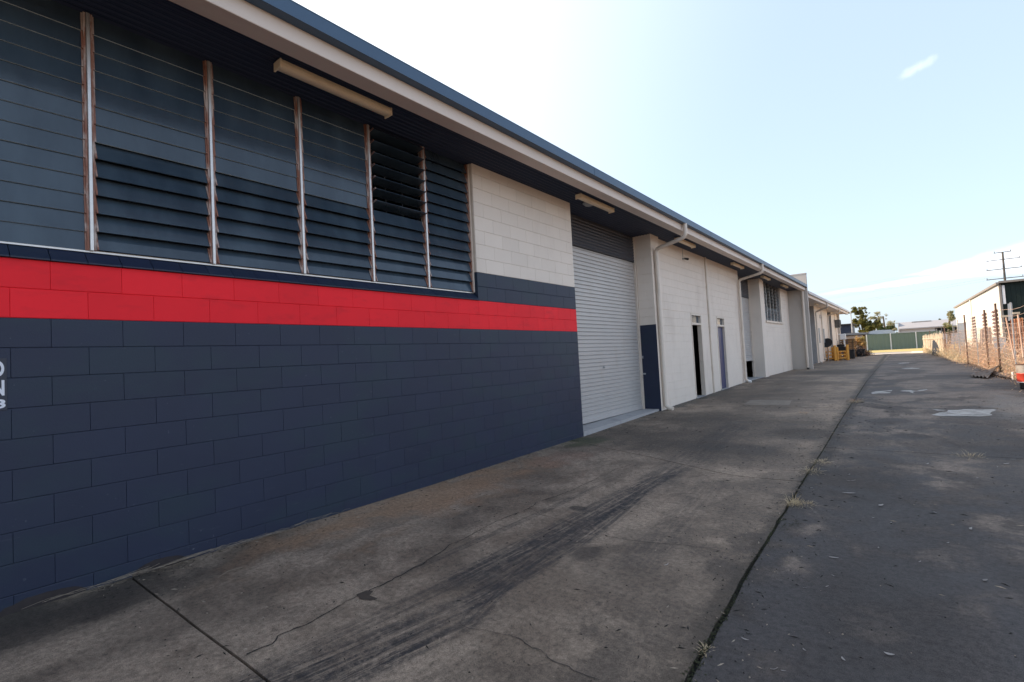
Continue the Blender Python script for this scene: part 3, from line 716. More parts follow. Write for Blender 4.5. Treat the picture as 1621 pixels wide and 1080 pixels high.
# ---- bay two: pilaster, cream wall with two doors
PX = -4.53
b = MB(); b.box(-5.0, 11.1085, -.05, PX-.0085, 11.58, ZS-.002); w2r = build(b, 'pilaster', M['cream'])
b = MB(); b.box(-4.92, 11.0955, .05, PX+.002, 11.108, 2.08); b.box(-4.915, 11.085, 1.30, -4.885, 11.0954, 1.36); b.box(-4.915, 11.083, .92, -4.85, 11.0954, .955); nv = build(b, 'navy_pilaster_panel', M['navy'])
nv.data.materials.append(M['galv'])
for i, p_ in enumerate(nv.data.polygons): p_.material_index = 1 if i >= 6 else 0
wall_blocks(w2r, 'Y', 11.10, -4.92, PX, 2.08, ZS, lambda r, u: 'cream', ujoint=-4.53)
wall_blocks(w2r, 'X', PX, 11.112, 11.58, 0, ZS, lambda r, u: 'cream', ujoint=11.112)
D = [(13.75, 14.62), (16.10, 16.95)]; E2 = 19.05
DT, SG = 2.46, 2.17                # head of transom, transom rail
b = MB()
for (u0, u1, z0, z1) in [(11.58, D[0][0], -.1, DT), (D[0][1], D[1][0], -.1, DT), (D[1][1], E2, -.1, DT), (11.58, E2, DT, ZS)]:
    core(b, 'X', WX, .10, u0, u1, z0, z1)
w2 = build(b, 'front_wall', M['cream'])
cr = lambda r, u: 'cream'
for (u0, u1, z0, z1) in [(11.58, D[0][0], -.1, DT), (D[0][1], D[1][0], -.1, DT), (D[1][1], E2, -.1, DT), (11.58, E2, DT, ZS)]:
    wall_blocks(w2, 'X', WX, u0, u1, z0, z1, cr)
for i, (a, c) in enumerate(D):
    zf = g(a)+.02
    b = MB(); f = .055
    b.bbox(-4.712, a, zf, WX+.012, a+f, DT, .004); b.bbox(-4.712, c-f, zf, WX+.012, c, DT, .004)
    b.bbox(-4.710, a+f, DT-f, WX+.011, c-f, DT, .004); b.bbox(-4.710, a+f, SG-.03, WX+.011, c-f, SG+.03, .004)
    fr = build(b, 'door_frame', M['creamtrim'])
    b = MB(); b.box(-4.67, a+f, SG+.03, -4.662, c-f, DT-f); build(b, 'transom_pane', M['glass2'], fr)
    b = MB(); b.box(-4.95, a, -.1, WX+.03, c, zf); build(b, 'door_step', M['floor'])
    if i == 1:
        b = MB(); b.bbox(-4.70, a+f+.004, zf+.01, -4.665, c-f-.004, SG-.034, .003); dl = build(b, 'door_leaf', M['bluedoor'])
    else:      # leaf swung inwards, standing open
        b = MB(); T = Matrix.Translation((-4.80, a+f+.05, 0)) @ Matrix.Rotation(R(-6), 4, 'Z')
        b.bbox(-.78, -.04, zf+.01, 0, 0, SG-.034, .003, 0, T); dl = build(b, 'door_leaf', M['creamtrim'])
    b = MB(); kx, ky = ((-4.635, a+f+.09) if i else (-5.45, a+f+.12))
    b.tube([(kx-.03, ky, 1.1), (kx, ky, 1.1)], .02, 8); b.tube([(kx, ky-.012, 1.1), (kx, ky+.09, 1.1)], .009, 6); build(b, 'door_handle', M['galv'], dl)
b = MB(); b.tube([(WX+.022, 15.32, g(15.3)), (WX+.022, 15.32, ZS)], .030, 8)
for z in (.9, 2.1, 3.3): b.box(WX, 15.27, z, WX+.056, 15.37, z+.03)
build(b, 'conduit', M['pvc'], smooth=True)

# ---- bay three: second roller door, partly raised, and pilaster, window, wall
roller(E2+.08, 22.0, .90, 3.45, .2)
b = MB(); b.box(-5.0, E2-.1, -.05, WX-.19, E2+.08, ZS); build(b, 'door_return', M['cream'])
b = MB(); b.box(-5.6, E2, -.1, -4.62, 22.0, .225); build(b, 'door_threshold', M['floor'])
b = MB(); b.box(-5.0, 22.0, 0, PX, 22.62, ZS); build(b, 'pilaster', M['cream'])
W2a, W2b, W2z = 23.15, 26.65, 2.55
FINY = 28.6
b = MB()
R3 = [(22.62, W2a, 0, ZS), (W2b, FINY, 0, ZS), (W2a, W2b, 0, W2z)]
for q in R3: core(b, 'X', WX, .19, *q)
w3 = build(b, 'front_wall', M['cream'])
for q in R3: wall_blocks(w3, 'X', WX, *q, cr)
b = MB(); b.bbox(-4.80, W2a-.05, W2z-.09, WX+.05, W2b+.05, W2z-.0, .006); build(b, 'window_sill', M['creamtrim'])
b = MB(); NB = 5; bw = (W2b-W2a)/NB
for i in range(NB+1): b.box(-4.74, W2a+i*bw-.02, W2z+.001, -4.66, W2a+i*bw+.02, ZS-.01)
b.box(-4.74, W2a+.02, W2z+.001, -4.68, W2b-.02, W2z+.03)
wn = build(b, 'louvre_window', M['alu'])
for i in range(NB):
    pb = MB()
    for r in range(11):
        z = W2z+.04+.14*r
        tl = 100 if (r > 3 and 0 < i < 4) else (22 if r % 3 else 14)
        T = Matrix.Translation((-4.70, W2a+(i+.5)*bw, z+.07)) @ Matrix.Rotation(-R(tl), 4, 'Y')
        pb.box(-.003, -bw/2+.03, -.075, .003, bw/2-.03, .075, 0, T)
    build(pb, 'glass_louvre_set', M['glass' if 0 < i < 4 else 'glass2'], wn)
b = MB(); b.box(-16, FINY, -.1, -3.73, FINY+.22, 4.99)
b.bbox(-16, FINY-.012, 4.97, -3.715, FINY+.232, 5.03, .004)
build(b, 'party_wall', M['greywall'])

# ---- eave
YA = -8
b = MB(); pts = []; X = -5.02
while X < -3.985:
    for k in range(6): pts.append((X+.072*k/6, ZS+.011*math.cos(2*math.pi*k/6)))
    X += .072
for (xa, za), (xb, zb) in zip(pts, pts[1:]):
    if xb > -3.99: break
    b.quad((xa, YA, za), (xb, YA, zb), (xb, FINY, zb), (xa, FINY, za))
build(b, 'soffit', M['soffit'], smooth=True)
def eave(y0, y1, zb, par, xo=0, gut='gutter', nseg=None):
    b = MB(); b.bbox(-4.0+xo, y0, zb, -3.805+xo, y1, zb+.26, .004); build(b, 'eave_beam', M['beam'], par)
    b = MB(); z = zb+.145; t_ = .004; xa, xb = -3.80+xo, -3.70+xo
    b.box(xa, y0, z, xb, y1, z+t_); b.box(xb-t_, y0, z+t_, xb, y1, z+.125); b.box(xa, y0, z+t_, xa+t_, y1, z+.125)
    b.box(xb-.016, y0, z+.125, xb+.003, y1, z+.131); b.box(xa, y1-.004, z+t_, xb-t_, y1, z+.12)
    gt = build(b, 'gutter', M[gut], par)
    y = y0+3
    while y < y1-1:
        b = MB(); b.box(xb+.0005, y-.012, z-.001, xb+.0035, y+.012, z+.122); build(b, 'gutter_joiner', M[gut], gt); y += 6
    return gt
eave(YA, FINY-.02, 4.14, bld)
b = MB(); pr = [(-3.74, 4.44), (-10, 4.86), (-18, 5.40), (-18, 5.30), (-10, 4.76), (-3.74, 4.405)]
for y in (YA, FINY-.02): pass
n = len(pr)
for y in (YA, FINY-.02):
    for (x, z) in pr: b.v.append((x, y, z))
for i in range(n): b.f.append((i, (i+1) % n, n+(i+1) % n, n+i)); b.m.append(0)
b.f += [tuple(range(n)), tuple(range(n, 2*n))[::-1]]; b.m += [0, 0]
build(b, 'roof', M['roof'])
b = MB(); b.box(-18, YA, -.1, -17.8, FINY, 5.3); b.box(-17.8, YA, -.1, -4.62, YA+.2, 4.7); b.box(-17.8, YA+.2, -.1, -5.6, FINY, .04)
build(b, 'rear_walls', M['int'])
b = MB(); b.box(-4.99, YA, 4.24, -4.95, FINY, 4.75); build(b, 'ceiling_trim', M['dark'])
# partition so daylight does not run through the interior
for yy in (12.5, 22.3): b = MB(); b.box(-17.8, yy, .04, -5.4, yy+.1, 4.7); build(b, 'partition', M['int'])
b = MB(); b.box(-5.9, 12.6, .04, -5.6, 17.6, 4.3); b.box(-17, 17.6, .04, -5.4, 17.7, 4.3); build(b, 'inner_office_wall', M['dark'])

# ---- downpipes
def downpipe(y, par, zg, xw=PX+.055, xg=-3.735, dy=.06, rad=.047, zt=4.29, shoe='pvc', out=True):
    b = MB()
    b.tube(bend([(xg, y, zt), (xg, y, zt-.30), (xw, y+dy, zt-.44), (xw, y+dy, zg+.10)] + ([(xw+.10, y+dy, zg+.04)] if out else [(xw, y+dy, zg+.02)]), .10), rad, 12)
    for z in (zg+1.9, zt-.9): b.tube([(xw, y+dy, z), (xw, y+dy, z+.05)], rad+.006, 12)
    dp = build(b, 'downpipe', M['pvc'], par, smooth=True)
    b = MB(); b.tube([(xw+.08, y+dy, zg+.045), (xw+.17, y+dy, zg+.03)], rad+.008, 12, cap=True); build(b, 'pipe_shoe', M[shoe], dp, smooth=True)
    return dp
downpipe(11.18, bld, g(11.2), shoe='pvc')
downpipe(18.80, bld, g(18.9), xw=WX+.075, shoe='white')
b = MB(); b.tube(bend([(-3.93, 28.50, 4.15), (-3.93, 28.50, .30), (-3.93, 28.44, .28)], .03), .055, 12); dp = build(b, 'downpipe', M['pvc'], smooth=True)
b = MB(); b.tube([(-3.93, 28.50, .30), (-3.93, 28.48, .2)], .06, 12); build(b, 'pipe_shoe', M['black'], dp)

# ---- second building beyond the party wall
b2 = thing('warehouse_building', 'farther cream warehouse wing with open eaves beyond the projecting grey party wall', 'building', (-4.6, 40, .2))
Y2E = 51.6
def bb(b, n, m, **k): return build(b, n, m, b2, **k)
ZS2 = 3.92
b = MB()
b.box(-5.1, 37.5, 0, -4.6, 44.4, ZS2+.3); b.box(-5.1, 46.7, 0, -4.6, Y2E, ZS2+.3)
bb(b, 'front_wall', M['cream'])
b = MB(); b.box(-5.3, 28.85, 0, -5.1, 37.5, ZS2+.3); b.box(-5.3, 44.4, 0, -5.1, 46.7, ZS2+.3); bb(b, 'recess_wall', M['greyconc'])
b = MB(); b.box(-5.101, 37.49, .1, -4.595, 37.499, ZS2); bb(b, 'pilaster_side', M['greyconc'])
b = MB(); b.box(-5.101, 46.69, .1, -4.595, 46.699, ZS2); bb(b, 'pilaster_side', M['greyconc'])
b = MB(); b.box(-4.599, 51.0, .1, -4.45, Y2E, ZS2); bb(b, 'end_pilaster', M['greywall'])
b = MB(); b.box(-5.1, 28.85, ZS2, -3.99, Y2E+.1, ZS2+.03); bb(b, 'soffit', M['beam'])
eave(28.85, Y2E+.1, 3.86, b2, 0, 'farwhite')
b = MB(); b.v = [(-3.74, 28.85, 4.14), (-3.74, Y2E+.1, 4.14), (-18, Y2E+.1, 5.1), (-18, 28.85, 5.1), (-3.74, 28.85, 4.11), (-3.74, Y2E+.1, 4.11), (-18, Y2E+.1, 5.0), (-18, 28.85, 5.0)]
b.f = [(0, 1, 2, 3), (4, 7, 6, 5), (1, 5, 6, 2), (0, 4, 5, 1), (0, 3, 7, 4)]; b.m = [0]*5; bb(b, 'roof', M['roof'])
b = MB(); b.box(-18, 28.85, 0, -17.8, Y2E, 5.0); b.box(-17.8, Y2E-.2, 0, -4.62, Y2E, 4.2); b.box(-4.65, Y2E-.2, 4.1, -3.9, Y2E, 4.3); bb(b, 'end_wall', M['greywall'])
downpipe(36.4, b2, .2, xw=-4.52, dy=1.3, zt=3.98)
downpipe(43.6, b2, .2, xw=-4.52, dy=.3, zt=3.98, out=False)
b = MB(); b.tube(bend([(-4.55, 40.6, 3.9), (-4.55, 40.6, .35), (-4.55, 41.8, .35)], .3), .035, 6); bb(b, 'conduit', M['pvc'])
for yy in (39.0, 41.4): b = MB(); b.box(-4.6, yy, 1.5, -4.55, yy+.35, 2.5); bb(b, 'cable_cover', M['galv'])
b = MB(); b.box(-4.6, 39.9, 3.2, -4.585, 41.3, 3.45); bb(b, 'faded_plate', M['greywall'])

# ---- blocks: the 300 that show largest are objects, the others one joined mesh per building
cands.sort(key=lambda c: -c[0])
for c in cands[:298]:
    _, par, x, y, z, w, h, ax, mk = c
    o = inst('block', block_mesh(w, h, ax, mk), None, (x+random.uniform(-.0004, .0005), y, z), (0, 0, 0)); P(o, par)
rest = {}
for c in cands[298:]: rest.setdefault(c[1].name, []).append(c)
mats3 = {'navy': 0, 'red': 1, 'cream': 2}
for nm, l in rest.items():
    b = MB()
    for _, par, x, y, z, w, h, ax, mk in l: _block(b, x, y, z, w, h, ax, mats3[mk])
    P(b.build('blockwork', [M['navy'], M['red'], M['cream']], None, kind='stuff'), l[0][1])

# ---- things fixed to the buildings
def batten(label, y0, L=1.22, X=-4.225, z=ZS-.012, big=True):
    t_ = thing('batten_light', label, 'light', (X, y0, z), 0, 'fluorescent lights under the eave')
    b = MB(); b.bbox(-.05, 0, -.035, .05, L, 0, .004); b.build('housing', M['tube'], t_)
    b = MB(); pr = []
    for k in range(9):
        an = math.pi*(k/8); pr.append((-.058*math.cos(an)*(1.0 if abs(math.cos(an)) < .8 else 1.0), -.035-.042*math.sin(an)**.6 if 0 < k < 8 else -.033))
    for y in (.012, L-.012):
        for (x, z_) in pr: b.v.append((x, y, z_))
    n = len(pr)
    for i in range(n-1): b.f.append((i, i+1, n+i+1, n+i)); b.m.append(0)
    b.build('diffuser', M['tube'], t_, smooth=True)
    for y in (0, L-.012):
        b = MB(); b.bbox(-.062, y-.002, -.085, .062, y+.014, -.002, .004); b.build('end_cap', M['tube'], t_)
    return t_
batten('long yellowed batten light over the louvre window, nearest and largest of the eave lights', 2.16)
batten('yellowed batten light over the first roller door', 7.35)
batten('yellowed batten light beside the first downpipe, above the small camera', 11.98)
batten('yellowed batten light left of the second downpipe, over the blue door side', 16.95)
batten('small batten light over the second, half raised roller door', 21.15)
batten('small batten light above the far barred window', 25.0)
for lb, y in (('far batten light just past the party wall', 30.5), ('far batten light above the first recess of the farther wing', 35.2), ('far batten light over the middle wall of the farther wing', 40.0), ('farthest batten light near the end of the farther wing', 47.5)):
    batten(lb, y, z=ZS2-.002)

sd = thing('soffit_light', 'round pale ceiling light on the dark soffit above the first roller door', 'light', (-4.36, 7.95, ZS-.008))
MB().lathe([(.10, 0), (.10, -.02), (.075, -.045), (.0, -.05)], (0, 0, 0), 20).build('shade', M['greysheet'], sd, smooth=True)
MB().lathe([(.115, .0), (.115, -.012), (.10, -.012)], (0, 0, 0), 20).build('rim', M['galv'], sd)

sc_t = thing('security_camera', 'small dark security camera with cable on the cream wall', 'camera', (WX, 13.45, 3.93))
b = MB(); b.tube([(0, -.02, .0), (.02, -.02, 0)], .034, 12); b.tube([(.02, -.02, 0), (.09, -.01, .01)], .012, 8); b.build('mount', M['greysheet'], sc_t)
b = MB(); b.tube([(.05, -.02, .0), (.12, .07, -.02)], [.026, .032], 12); b.build('body', M['black'], sc_t, smooth=True)
MB().tube([(.01, -.02, .04), (.01, -.02, .27)], .006, 6).build('cable', M['greysheet'], sc_t)

ac = thing('air_conditioner', 'dark air conditioner unit high on the farther wing wall', 'air conditioner', (-4.6, 48.9, 2.75))
MB().bbox(.03, 0, 0, .38, .9, .62, .02).build('casing', paint('dark_unit_casing', (.10, .10, .10), .6), ac)
MB().lathe([(.22, 0), (.25, .0), (.25, .02), (.22, .02)], (0, 0, 0), 16).build('fan_guard', M['black'], ac).matrix_local = Matrix.Translation((.38, .45, .31)) @ Matrix.Rotation(R(90), 4, 'Y')
b = MB(); b.box(0, .1, -.05, .36, .14, 0); b.box(0, .76, -.05, .36, .8, 0); b.build('bracket', M['galv'], ac)
b = MB(); b.tube([(.03, .4, .6), (.03, .4, 1.15)], .02, 6); b.tube([(.03, .5, 0), (.03, .5, -1.1)], .02, 6); b.build('pipe', M['pvc'], ac)

# lettering at the left edge of the photograph
sg = thing('wall_sign', 'white lettering ending in O, N and 3 on the navy block wall', 'sign', (WX+.001, .464, 1.45))
MB().bbox(0, -.50, -.185, .003, .012, .155, .001).build('backing', M['signback'], sg)
def letter(ch, yr, z0, h, wscale, nm='letter'):
    cu = bpy.data.curves.new('letter', 'FONT'); cu.body = ch; cu.size = 1; cu.extrude = .0; cu.offset = .035; cu.resolution_u = 6
    o = bpy.data.objects.new('letter_tmp', cu); col.objects.link(o)
    dg = bpy.context.evaluated_depsgraph_get(); me = bpy.data.meshes.new_from_object(o.evaluated_get(dg))
    bpy.data.objects.remove(o)
    xs = [v.co.x for v in me.vertices]; ys = [v.co.y for v in me.vertices]
    sx = h*wscale/(max(xs)-min(xs)); sy = h/(max(ys)-min(ys)); x1 = max(xs); y0 = min(ys)
    for v in me.vertices: v.co = Vector((.0045, yr+(v.co.x-x1)*sx, z0+(v.co.y-y0)*sy))
    me.materials.clear(); me.materials.append(M['letter']); me.name = nm
    o = bpy.data.objects.new(nm, me); col.objects.link(o); o.parent = sg; return o
letter('O', 0.000, .035, .103, .62); letter('N', .000, -.088, .100, .58); letter('3', .004, -.170, .058, .80)

# ------------------------------------------------------------------ right side: fence
def fx(Y): return 2.28 if Y < 18 else 2.28-(Y-18)*.022 if Y < 40 else 1.796-(Y-40)*.033
wires = MB()
def fence():
    f = thing('wire_fence', 'tall sagging wire mesh fence on rusty posts overgrown with dry weeds, right of the lane', 'fence', (2.2, 25, .2))
    inv = Matrix.Translation(f.location).inverted()
    def add(b, n, m, **k):
        o = b.build(n, m, f, **k); o.matrix_parent_inverse = inv; return o
    posts = [(9.0, 2.35, 0, 'galv'), (11.6, 2.3, 0, 'rustpost')]
    for (x1, y1, x2, y2, mk, wd) in [(1529.5, 499, 1536, 573, 'rustpost', .035), (1554.7, 492, 1560.6, 575, 'rustpost', .03), (1568.4, 482, 1574.8, 582, 'rustpost', .028), (1587, 481, 1596, 590, 'galv', .022), (1521.7, 507, 1525.6, 560, 'galv', .03), (1504.8, 517.6, 1510, 569.5, 'rustpost', .03), (1516, 512, 1519, 568, 'galv', .025), (1613.7, 470, 1623, 612, 'galv', .035), (1497, 520, 1500, 566, 'galv', .03), (1489.5, 523, 1492, 564, 'rustpost', .03), (1545, 520, 1549, 578, 'galv', .02)]:
        Xf = 2.1; q1 = atX(x1, y1, Xf); q2 = atX(x2, y2, Xf)
        Y = (q1.y+q2.y)/2; posts.append((Y, q1.z, (q1.y-q2.y), mk))
    posts.sort()
    for (Y, zt, lean, mk) in posts:
        b = MB(); s_ = .028 if mk == 'rustpost' else .017
        b.tube([(fx(Y), Y-lean*.0, .1), (fx(Y), Y+lean*.3, zt)], s_, 7); b.tube([(fx(Y), Y+lean*.3, zt), (fx(Y), Y+lean*.3, zt+.02)], s_*1.2, 7)
        add(b, 'post', M[mk])
    # mesh: crossing diagonals and four line wires
    y = 9.0; H = 1.45
    while y < 40:
        for s_ in (1, -1):
            ya, yb_ = (y, y+H) if s_ == 1 else (y+H, y)
            wires.tube([(fx(ya)+.01*math.sin(ya*3), ya, g(ya)+.05), (fx(yb_)+.01*math.sin(yb_*3), yb_, g(yb_)+.05+H)], .0026, 3, cap=False)
            y += .12
    for h in (.08, .2, .35, .5, .65, .8, .95, 1.1, 1.25, 1.4, 1.52, 1.72, 1.9):
        wires.tube([(fx(9+i*.8), 9+i*.8, g(9+i*.8)+h+.03*math.sin(i*1.3+h)) for i in range(0, 46 if h < 1.6 else 16)], .0042, 4, cap=False)
    o = add(wires, 'wire_mesh', paint('weathered_wire', (.60, .42, .32), .6, amt=.3), kind='stuff')
M['rust2'] = paint('pale_rusty_iron', (.42, .25, .17), .85, amt=.25, scale=1.5, c2=(.5, .42, .36), amt2=.6, scale2=(1.5, 1.5, 1), lo=.4, hi=.6)
fence()
def tfence():
    f = thing('timber_fence', 'pale weathered timber paling fence at the far end of the wire fence', 'fence', (1.4, 50, .2))
    Y = 41.0; i = 0; rs = random.Random(5)
    dx = 1.4; me = MB().bbox(-.012, 0, 0, .012, .21, 1.5, .003).mesh('paling', M['timber'])
    b = MB(); b.box(.02, -9, .35, .06, 9.2, .42); b.box(.02, -9, 1.15, .06, 9.2, 1.22); 
    r_ = b.build('rail', M['timber'], f); r_.rotation_euler = (0, 0, R(-1.7)); r_.rotation_euler.z = math.atan(.033)
    while Y < 59:
        o = inst('paling', me, f, (fx(Y)-1.4, Y-50, rs.uniform(-.05, .05)), (rs.uniform(-.03, .03), rs.uniform(-.02, .02), math.atan(.033))); o.scale.z = rs.uniform(.92, 1.05)
        Y += .235
tfence()
# flat dark triangular prism set on the palings
b = MB(); P3 = [atY(1476, 539, 45.5), atY(1475.5, 562, 45.5), atY(1491, 563, 42.5)]
for p_ in P3: p_.x -= .0
b.v = [tuple(p_) for p_ in P3]+[(p_.x+.12, p_.y+.05, p_.z) for p_ in P3]; b.f = [(0, 1, 2), (5, 4, 3), (0, 3, 4, 1), (1, 4, 5, 2), (2, 5, 3, 0)]; b.m = [0]*5
tag(b.build('triangle', paint('dark_matte', (.03, .035, .045), .6)), 'dark triangular shape on the timber fence', 'triangle')

# things leaning in the yard behind the mesh
def lean_sheet(name, label, cat, pix, Y, mat, dz=.3, corr=True, group=None):
    q = [atY(x, y, Y) for x, y in pix]   # bl, br, tr, tl
    b = MB(); n = 14
    for i in range(n+1):
        u = i/n; lo = q[0].lerp(q[1], u); hi = q[3].lerp(q[2], u); d = .02*math.sin(i*2.2) if corr else 0
        b.v += [(lo.x, lo.y-dz+d, lo.z), (hi.x, hi.y+d, hi.z), (hi.x, hi.y+.02+d, hi.z), (lo.x, lo.y-dz+.02+d, lo.z)]
    for i in range(n):
        k = 4*i
        for a, c in ((0, 1), (1, 2), (2, 3), (3, 0)): b.f.append((k+a, k+4+a, k+4+c, k+c)); b.m.append(0)
    o = b.build(name, mat); return tag(o, label, cat, group)
M['rust2'] = paint('pale_rusty_iron', (.42, .25, .17), .85, amt=.25, scale=1.5, c2=(.5, .42, .36), amt2=.6, scale2=(1.5, 1.5, 1), lo=.4, hi=.6)
lean_sheet('iron_sheet', 'rust red corrugated iron sheet leaning upright below the dark shed front', 'iron sheet', [(1601, 585), (1621, 588), (1619, 503), (1599, 506)], 24, M['rust'])
lean_sheet('iron_sheet', 'pale rusty iron sheet leaning in the middle of the yard behind the mesh', 'iron sheet', [(1550, 580), (1573, 586), (1569, 518), (1552, 521)], 30, M['rust2'])
lean_sheet('iron_sheet', 'small brown iron sheet standing at the left of the yard behind the mesh', 'iron sheet', [(1491, 562), (1497, 562), (1497, 537), (1492, 537)], 44, M['rust'])
lean_sheet('panel', 'pale grey blue panel standing behind the mesh fence', 'panel', [(1516, 562), (1526, 564), (1530, 510), (1515, 512)], 37, M['greysheet'], corr=False)
lean_sheet('panel', 'mottled grey panel behind the mesh, left of the rust red sheet', 'panel', [(1577, 590), (1594, 594), (1592, 535), (1572, 533)], 27, M['greysheet'], corr=False)
lean_sheet('panel', 'translucent grey sheet hanging in the dark shed front', 'panel', [(1596, 508), (1604, 508), (1602, 480), (1595, 481)], 40.6, M['greysheet'], dz=0, corr=False)
for lb, a, c in (('pale timber prop with short crossbar leaning behind the mesh, right of the galvanised post', (1606, 569), (1592, 501)), ('pale timber prop with crossbar leaning at the right edge of the yard', (1620, 566), (1611, 496))):
    p0, p1 = atY(*a, 17.5), atY(*c, 18.0); b = MB(); b.tube([p0, p1], .017, 4)
    t_ = tag(b.build('timber_prop', M['rust2']), lb, 'timber prop')
    b = MB(); b.box(p1.x-.09, p1.y-.03, p1.z-.02, p1.x+.04, p1.y+.03, p1.z+.03); b.build('crossbar', M['timber'], t_)

# dry weeds on and behind the fence, and along its foot
def blades(n, fn, mat, name='weeds', smin=.05, smax=.12, wid=.25, **k):
    b = MB(); rs = random.Random(n)
    for i in range(n):
        p_, up = fn(rs); L = rs.uniform(smin, smax); an = rs.uniform(0, 6.28)
        d = Vector((math.cos(an)*(1-up), math.sin(an)*(1-up), up+.1+rs.uniform(-.3, .3))).normalized()*L; s_ = Vector((-math.sin(an), math.cos(an), rs.uniform(-.4, .4)))*L*wid
        p_ = Vector(p_); b.quad(p_-s_*.5, p_+s_*.5, p_+d+s_*.3, p_+d*1.1-s_*.2)
    return b.build(name, mat, None, **k)
def wfn(rs):
    Y = 8.6+34*rs.random()**1.1
    h = abs(rs.gauss(0, .42)); cl = noise.noise(Vector((Y*.55, 4, 0)))
    h = min(h*(1+cl*1.3), 1.7)
    X = fx(Y)+rs.gauss(.10, .09) if h > .2 else fx(Y)+rs.gauss(.12, .2)
    return (X, Y, g(Y)-.03+max(0, h)), .4
blades(15000, wfn, M['orangeweed'], 'dry_weeds', .03, .09, .3, kind='stuff')
def wfn2(rs):
    Y = 9+30*rs.random(); X = fx(Y)+.2+rs.random()*1.6; h = abs(rs.gauss(0, .35))*(1+noise.noise(Vector((X, Y*.4, 2))))
    return (X, Y, g(Y)-.03+h), .5
blades(12000, wfn2, M['orangeweed'], 'dry_undergrowth', .08, .22, .2, kind='stuff')
def wfn3(rs):
    Y = 30+27*rs.random(); return (fx(Y)+rs.gauss(.05, .14), Y, .2+abs(rs.gauss(0, .22))), .6
blades(4000, wfn3, M['drygrass'], 'dry_verge', .06, .18, .2, kind='stuff')

# flattened sheet on the edge of the concrete
q = [atG(*p_) for p_ in ((1535, 597.5), (1563, 600.5), (1575, 596), (1583, 590))]
b = MB(); nn = 16
for i in range(nn+1):
    u = i/nn; a = q[0].lerp(q[1], u); c = Vector((a.x+.55, a.y+2.6, a.z)); hz = .02+.22*u*u
    for j in range(5):
        v_ = j/4; p_ = a.lerp(c, v_); b.v.append((p_.x, p_.y, g(p_.y)+.02+hz*v_+.035*math.sin(i*1.9+j)))
for i in range(nn):
    for j in range(4): k = i*5+j; b.f.append((k, k+5, k+6, k+1)); b.m.append(0)
for q0_ in range(len(b.v)): b.v[q0_] = (b.v[q0_][0], b.v[q0_][1], b.v[q0_][2]+.035)
o = b.build('crumpled_sheet', M['greysheet']); o.data.materials[0] = M['tansheet']; tag(o, 'crumpled brownish iron sheet lying at the fence foot left of the drum', 'iron sheet')
sm = o.modifiers.new('thick', 'SOLIDIFY'); sm.thickness = .006
rk = random.Random(8)
for k in range(5):
    p_ = atG(1575+k*6, 594+k*1.5); b = MB(); b.lathe([(.0, -.03), (.07, -.02), (.10, .03), (.06, .08), (0, .09)], (0, 0, 0), 7)
    b.v = [(x*(1+.3*rk.random()), y*(1+.4*rk.random()), z*(1+.4*rk.random())) for x, y, z in b.v]
    o = b.build('broken_stone', M['stone']); o.location = (p_.x, p_.y, g(p_.y)+.02); o.scale = (1.3, 1.1, .9)
    tag(o, 'lump of broken brown stone at the fence foot by the drum', 'stone', 'stones along the fence foot')

# drum
dp_ = atG(1616, 617); DX, DY = dp_.x+.15, dp_.y+.15
dr = thing('steel_drum', 'red and bare metal steel drum on a black base at the right edge', 'drum', (DX, DY, g(DY)))
MB().lathe([(0, 0), (.20, 0), (.215, .02), (.215, .20), (.20, .22), (0, .22)], (0, 0, 0), 28).build('base', M['black'], dr, smooth=True)
MB().lathe([(0, .225), (.27, .225), (.282, .235), (.282, .25), (.275, .255)], (0, 0, 0), 32).build('bottom_rim', M['white'], dr, smooth=True)
MB().lathe([(.275, .256), (.275, .52), (.283, .53), (.283, .545), (.275, .555)], (0, 0, 0), 32).build('red_band', M['reddrum'], dr, smooth=True)
MB().lathe([(.275, .556), (.275, .83)], (0, 0, 0), 32).build('bare_band', M['drumtop'], dr, smooth=True)
MB().lathe([(.275, .831), (.285, .835), (.285, .855), (.265, .86), (.262, .84), (0, .84)], (0, 0, 0), 32).build('lid', M['rustpost'], dr, smooth=True)
dr.scale = (.66, .66, .66)
sp = atG(1604, 601); b = MB(); b.tube([(sp.x, sp.y, g(sp.y)), (sp.x, sp.y, g(sp.y)+.2)], .025, 8); tag(b.build('marker_stub', M['white']), 'short white stub standing left of the drum', 'stub')

# ------------------------------------------------------------------ shed on the right
sh = thing('metal_shed', 'white metal shed with dark front and brown louvred vents behind the fence', 'building', (8, 54, .2))
si = Matrix.Translation(sh.location).inverted()
def sadd(b, n, m, par=None, **k):
    o = b.build(n, m, None, **k); o.parent = par or sh
    if par is None: o.matrix_parent_inverse = si
    return o
c0, c1_ = atZ(1579.6, 447.4, 4.5), atZ(1512, 486, 4.5)
SX0, SY0, SX1, SY1 = c0.x, c0.y, c1_.x, c1_.y
dv = Vector((SX1-SX0, SY1-SY0, 0)).normalized(); nv_ = Vector((dv.y, -dv.x, 0))
TS = Matrix.Translation((SX0, SY0, 0)) @ Matrix(((nv_.x, dv.x, 0, 0), (nv_.y, dv.y, 0, 0), (0, 0, 1, 0), (0, 0, 0, 1)))
LS = math.hypot(SX1-SX0, SY1-SY0)
b = MB(); y = 0
b.box(0, 0, .1, .12, LS, 4.36, 0, TS); sadd(b, 'side_wall', M['shedwall'])
b = MB(); k = 0
while k*.2 < 9:
    b.box(.13+k*.2, .0, .1, .13+k*.2+.16, .03, 4.4+k*.2*.03, 0, TS); b.box(.29+k*.2, .012, .1, .13+k*.2+.2, .03, 4.4+k*.2*.03, 0, TS); k += 1
sadd(b, 'front_wall', M['shedfront'])
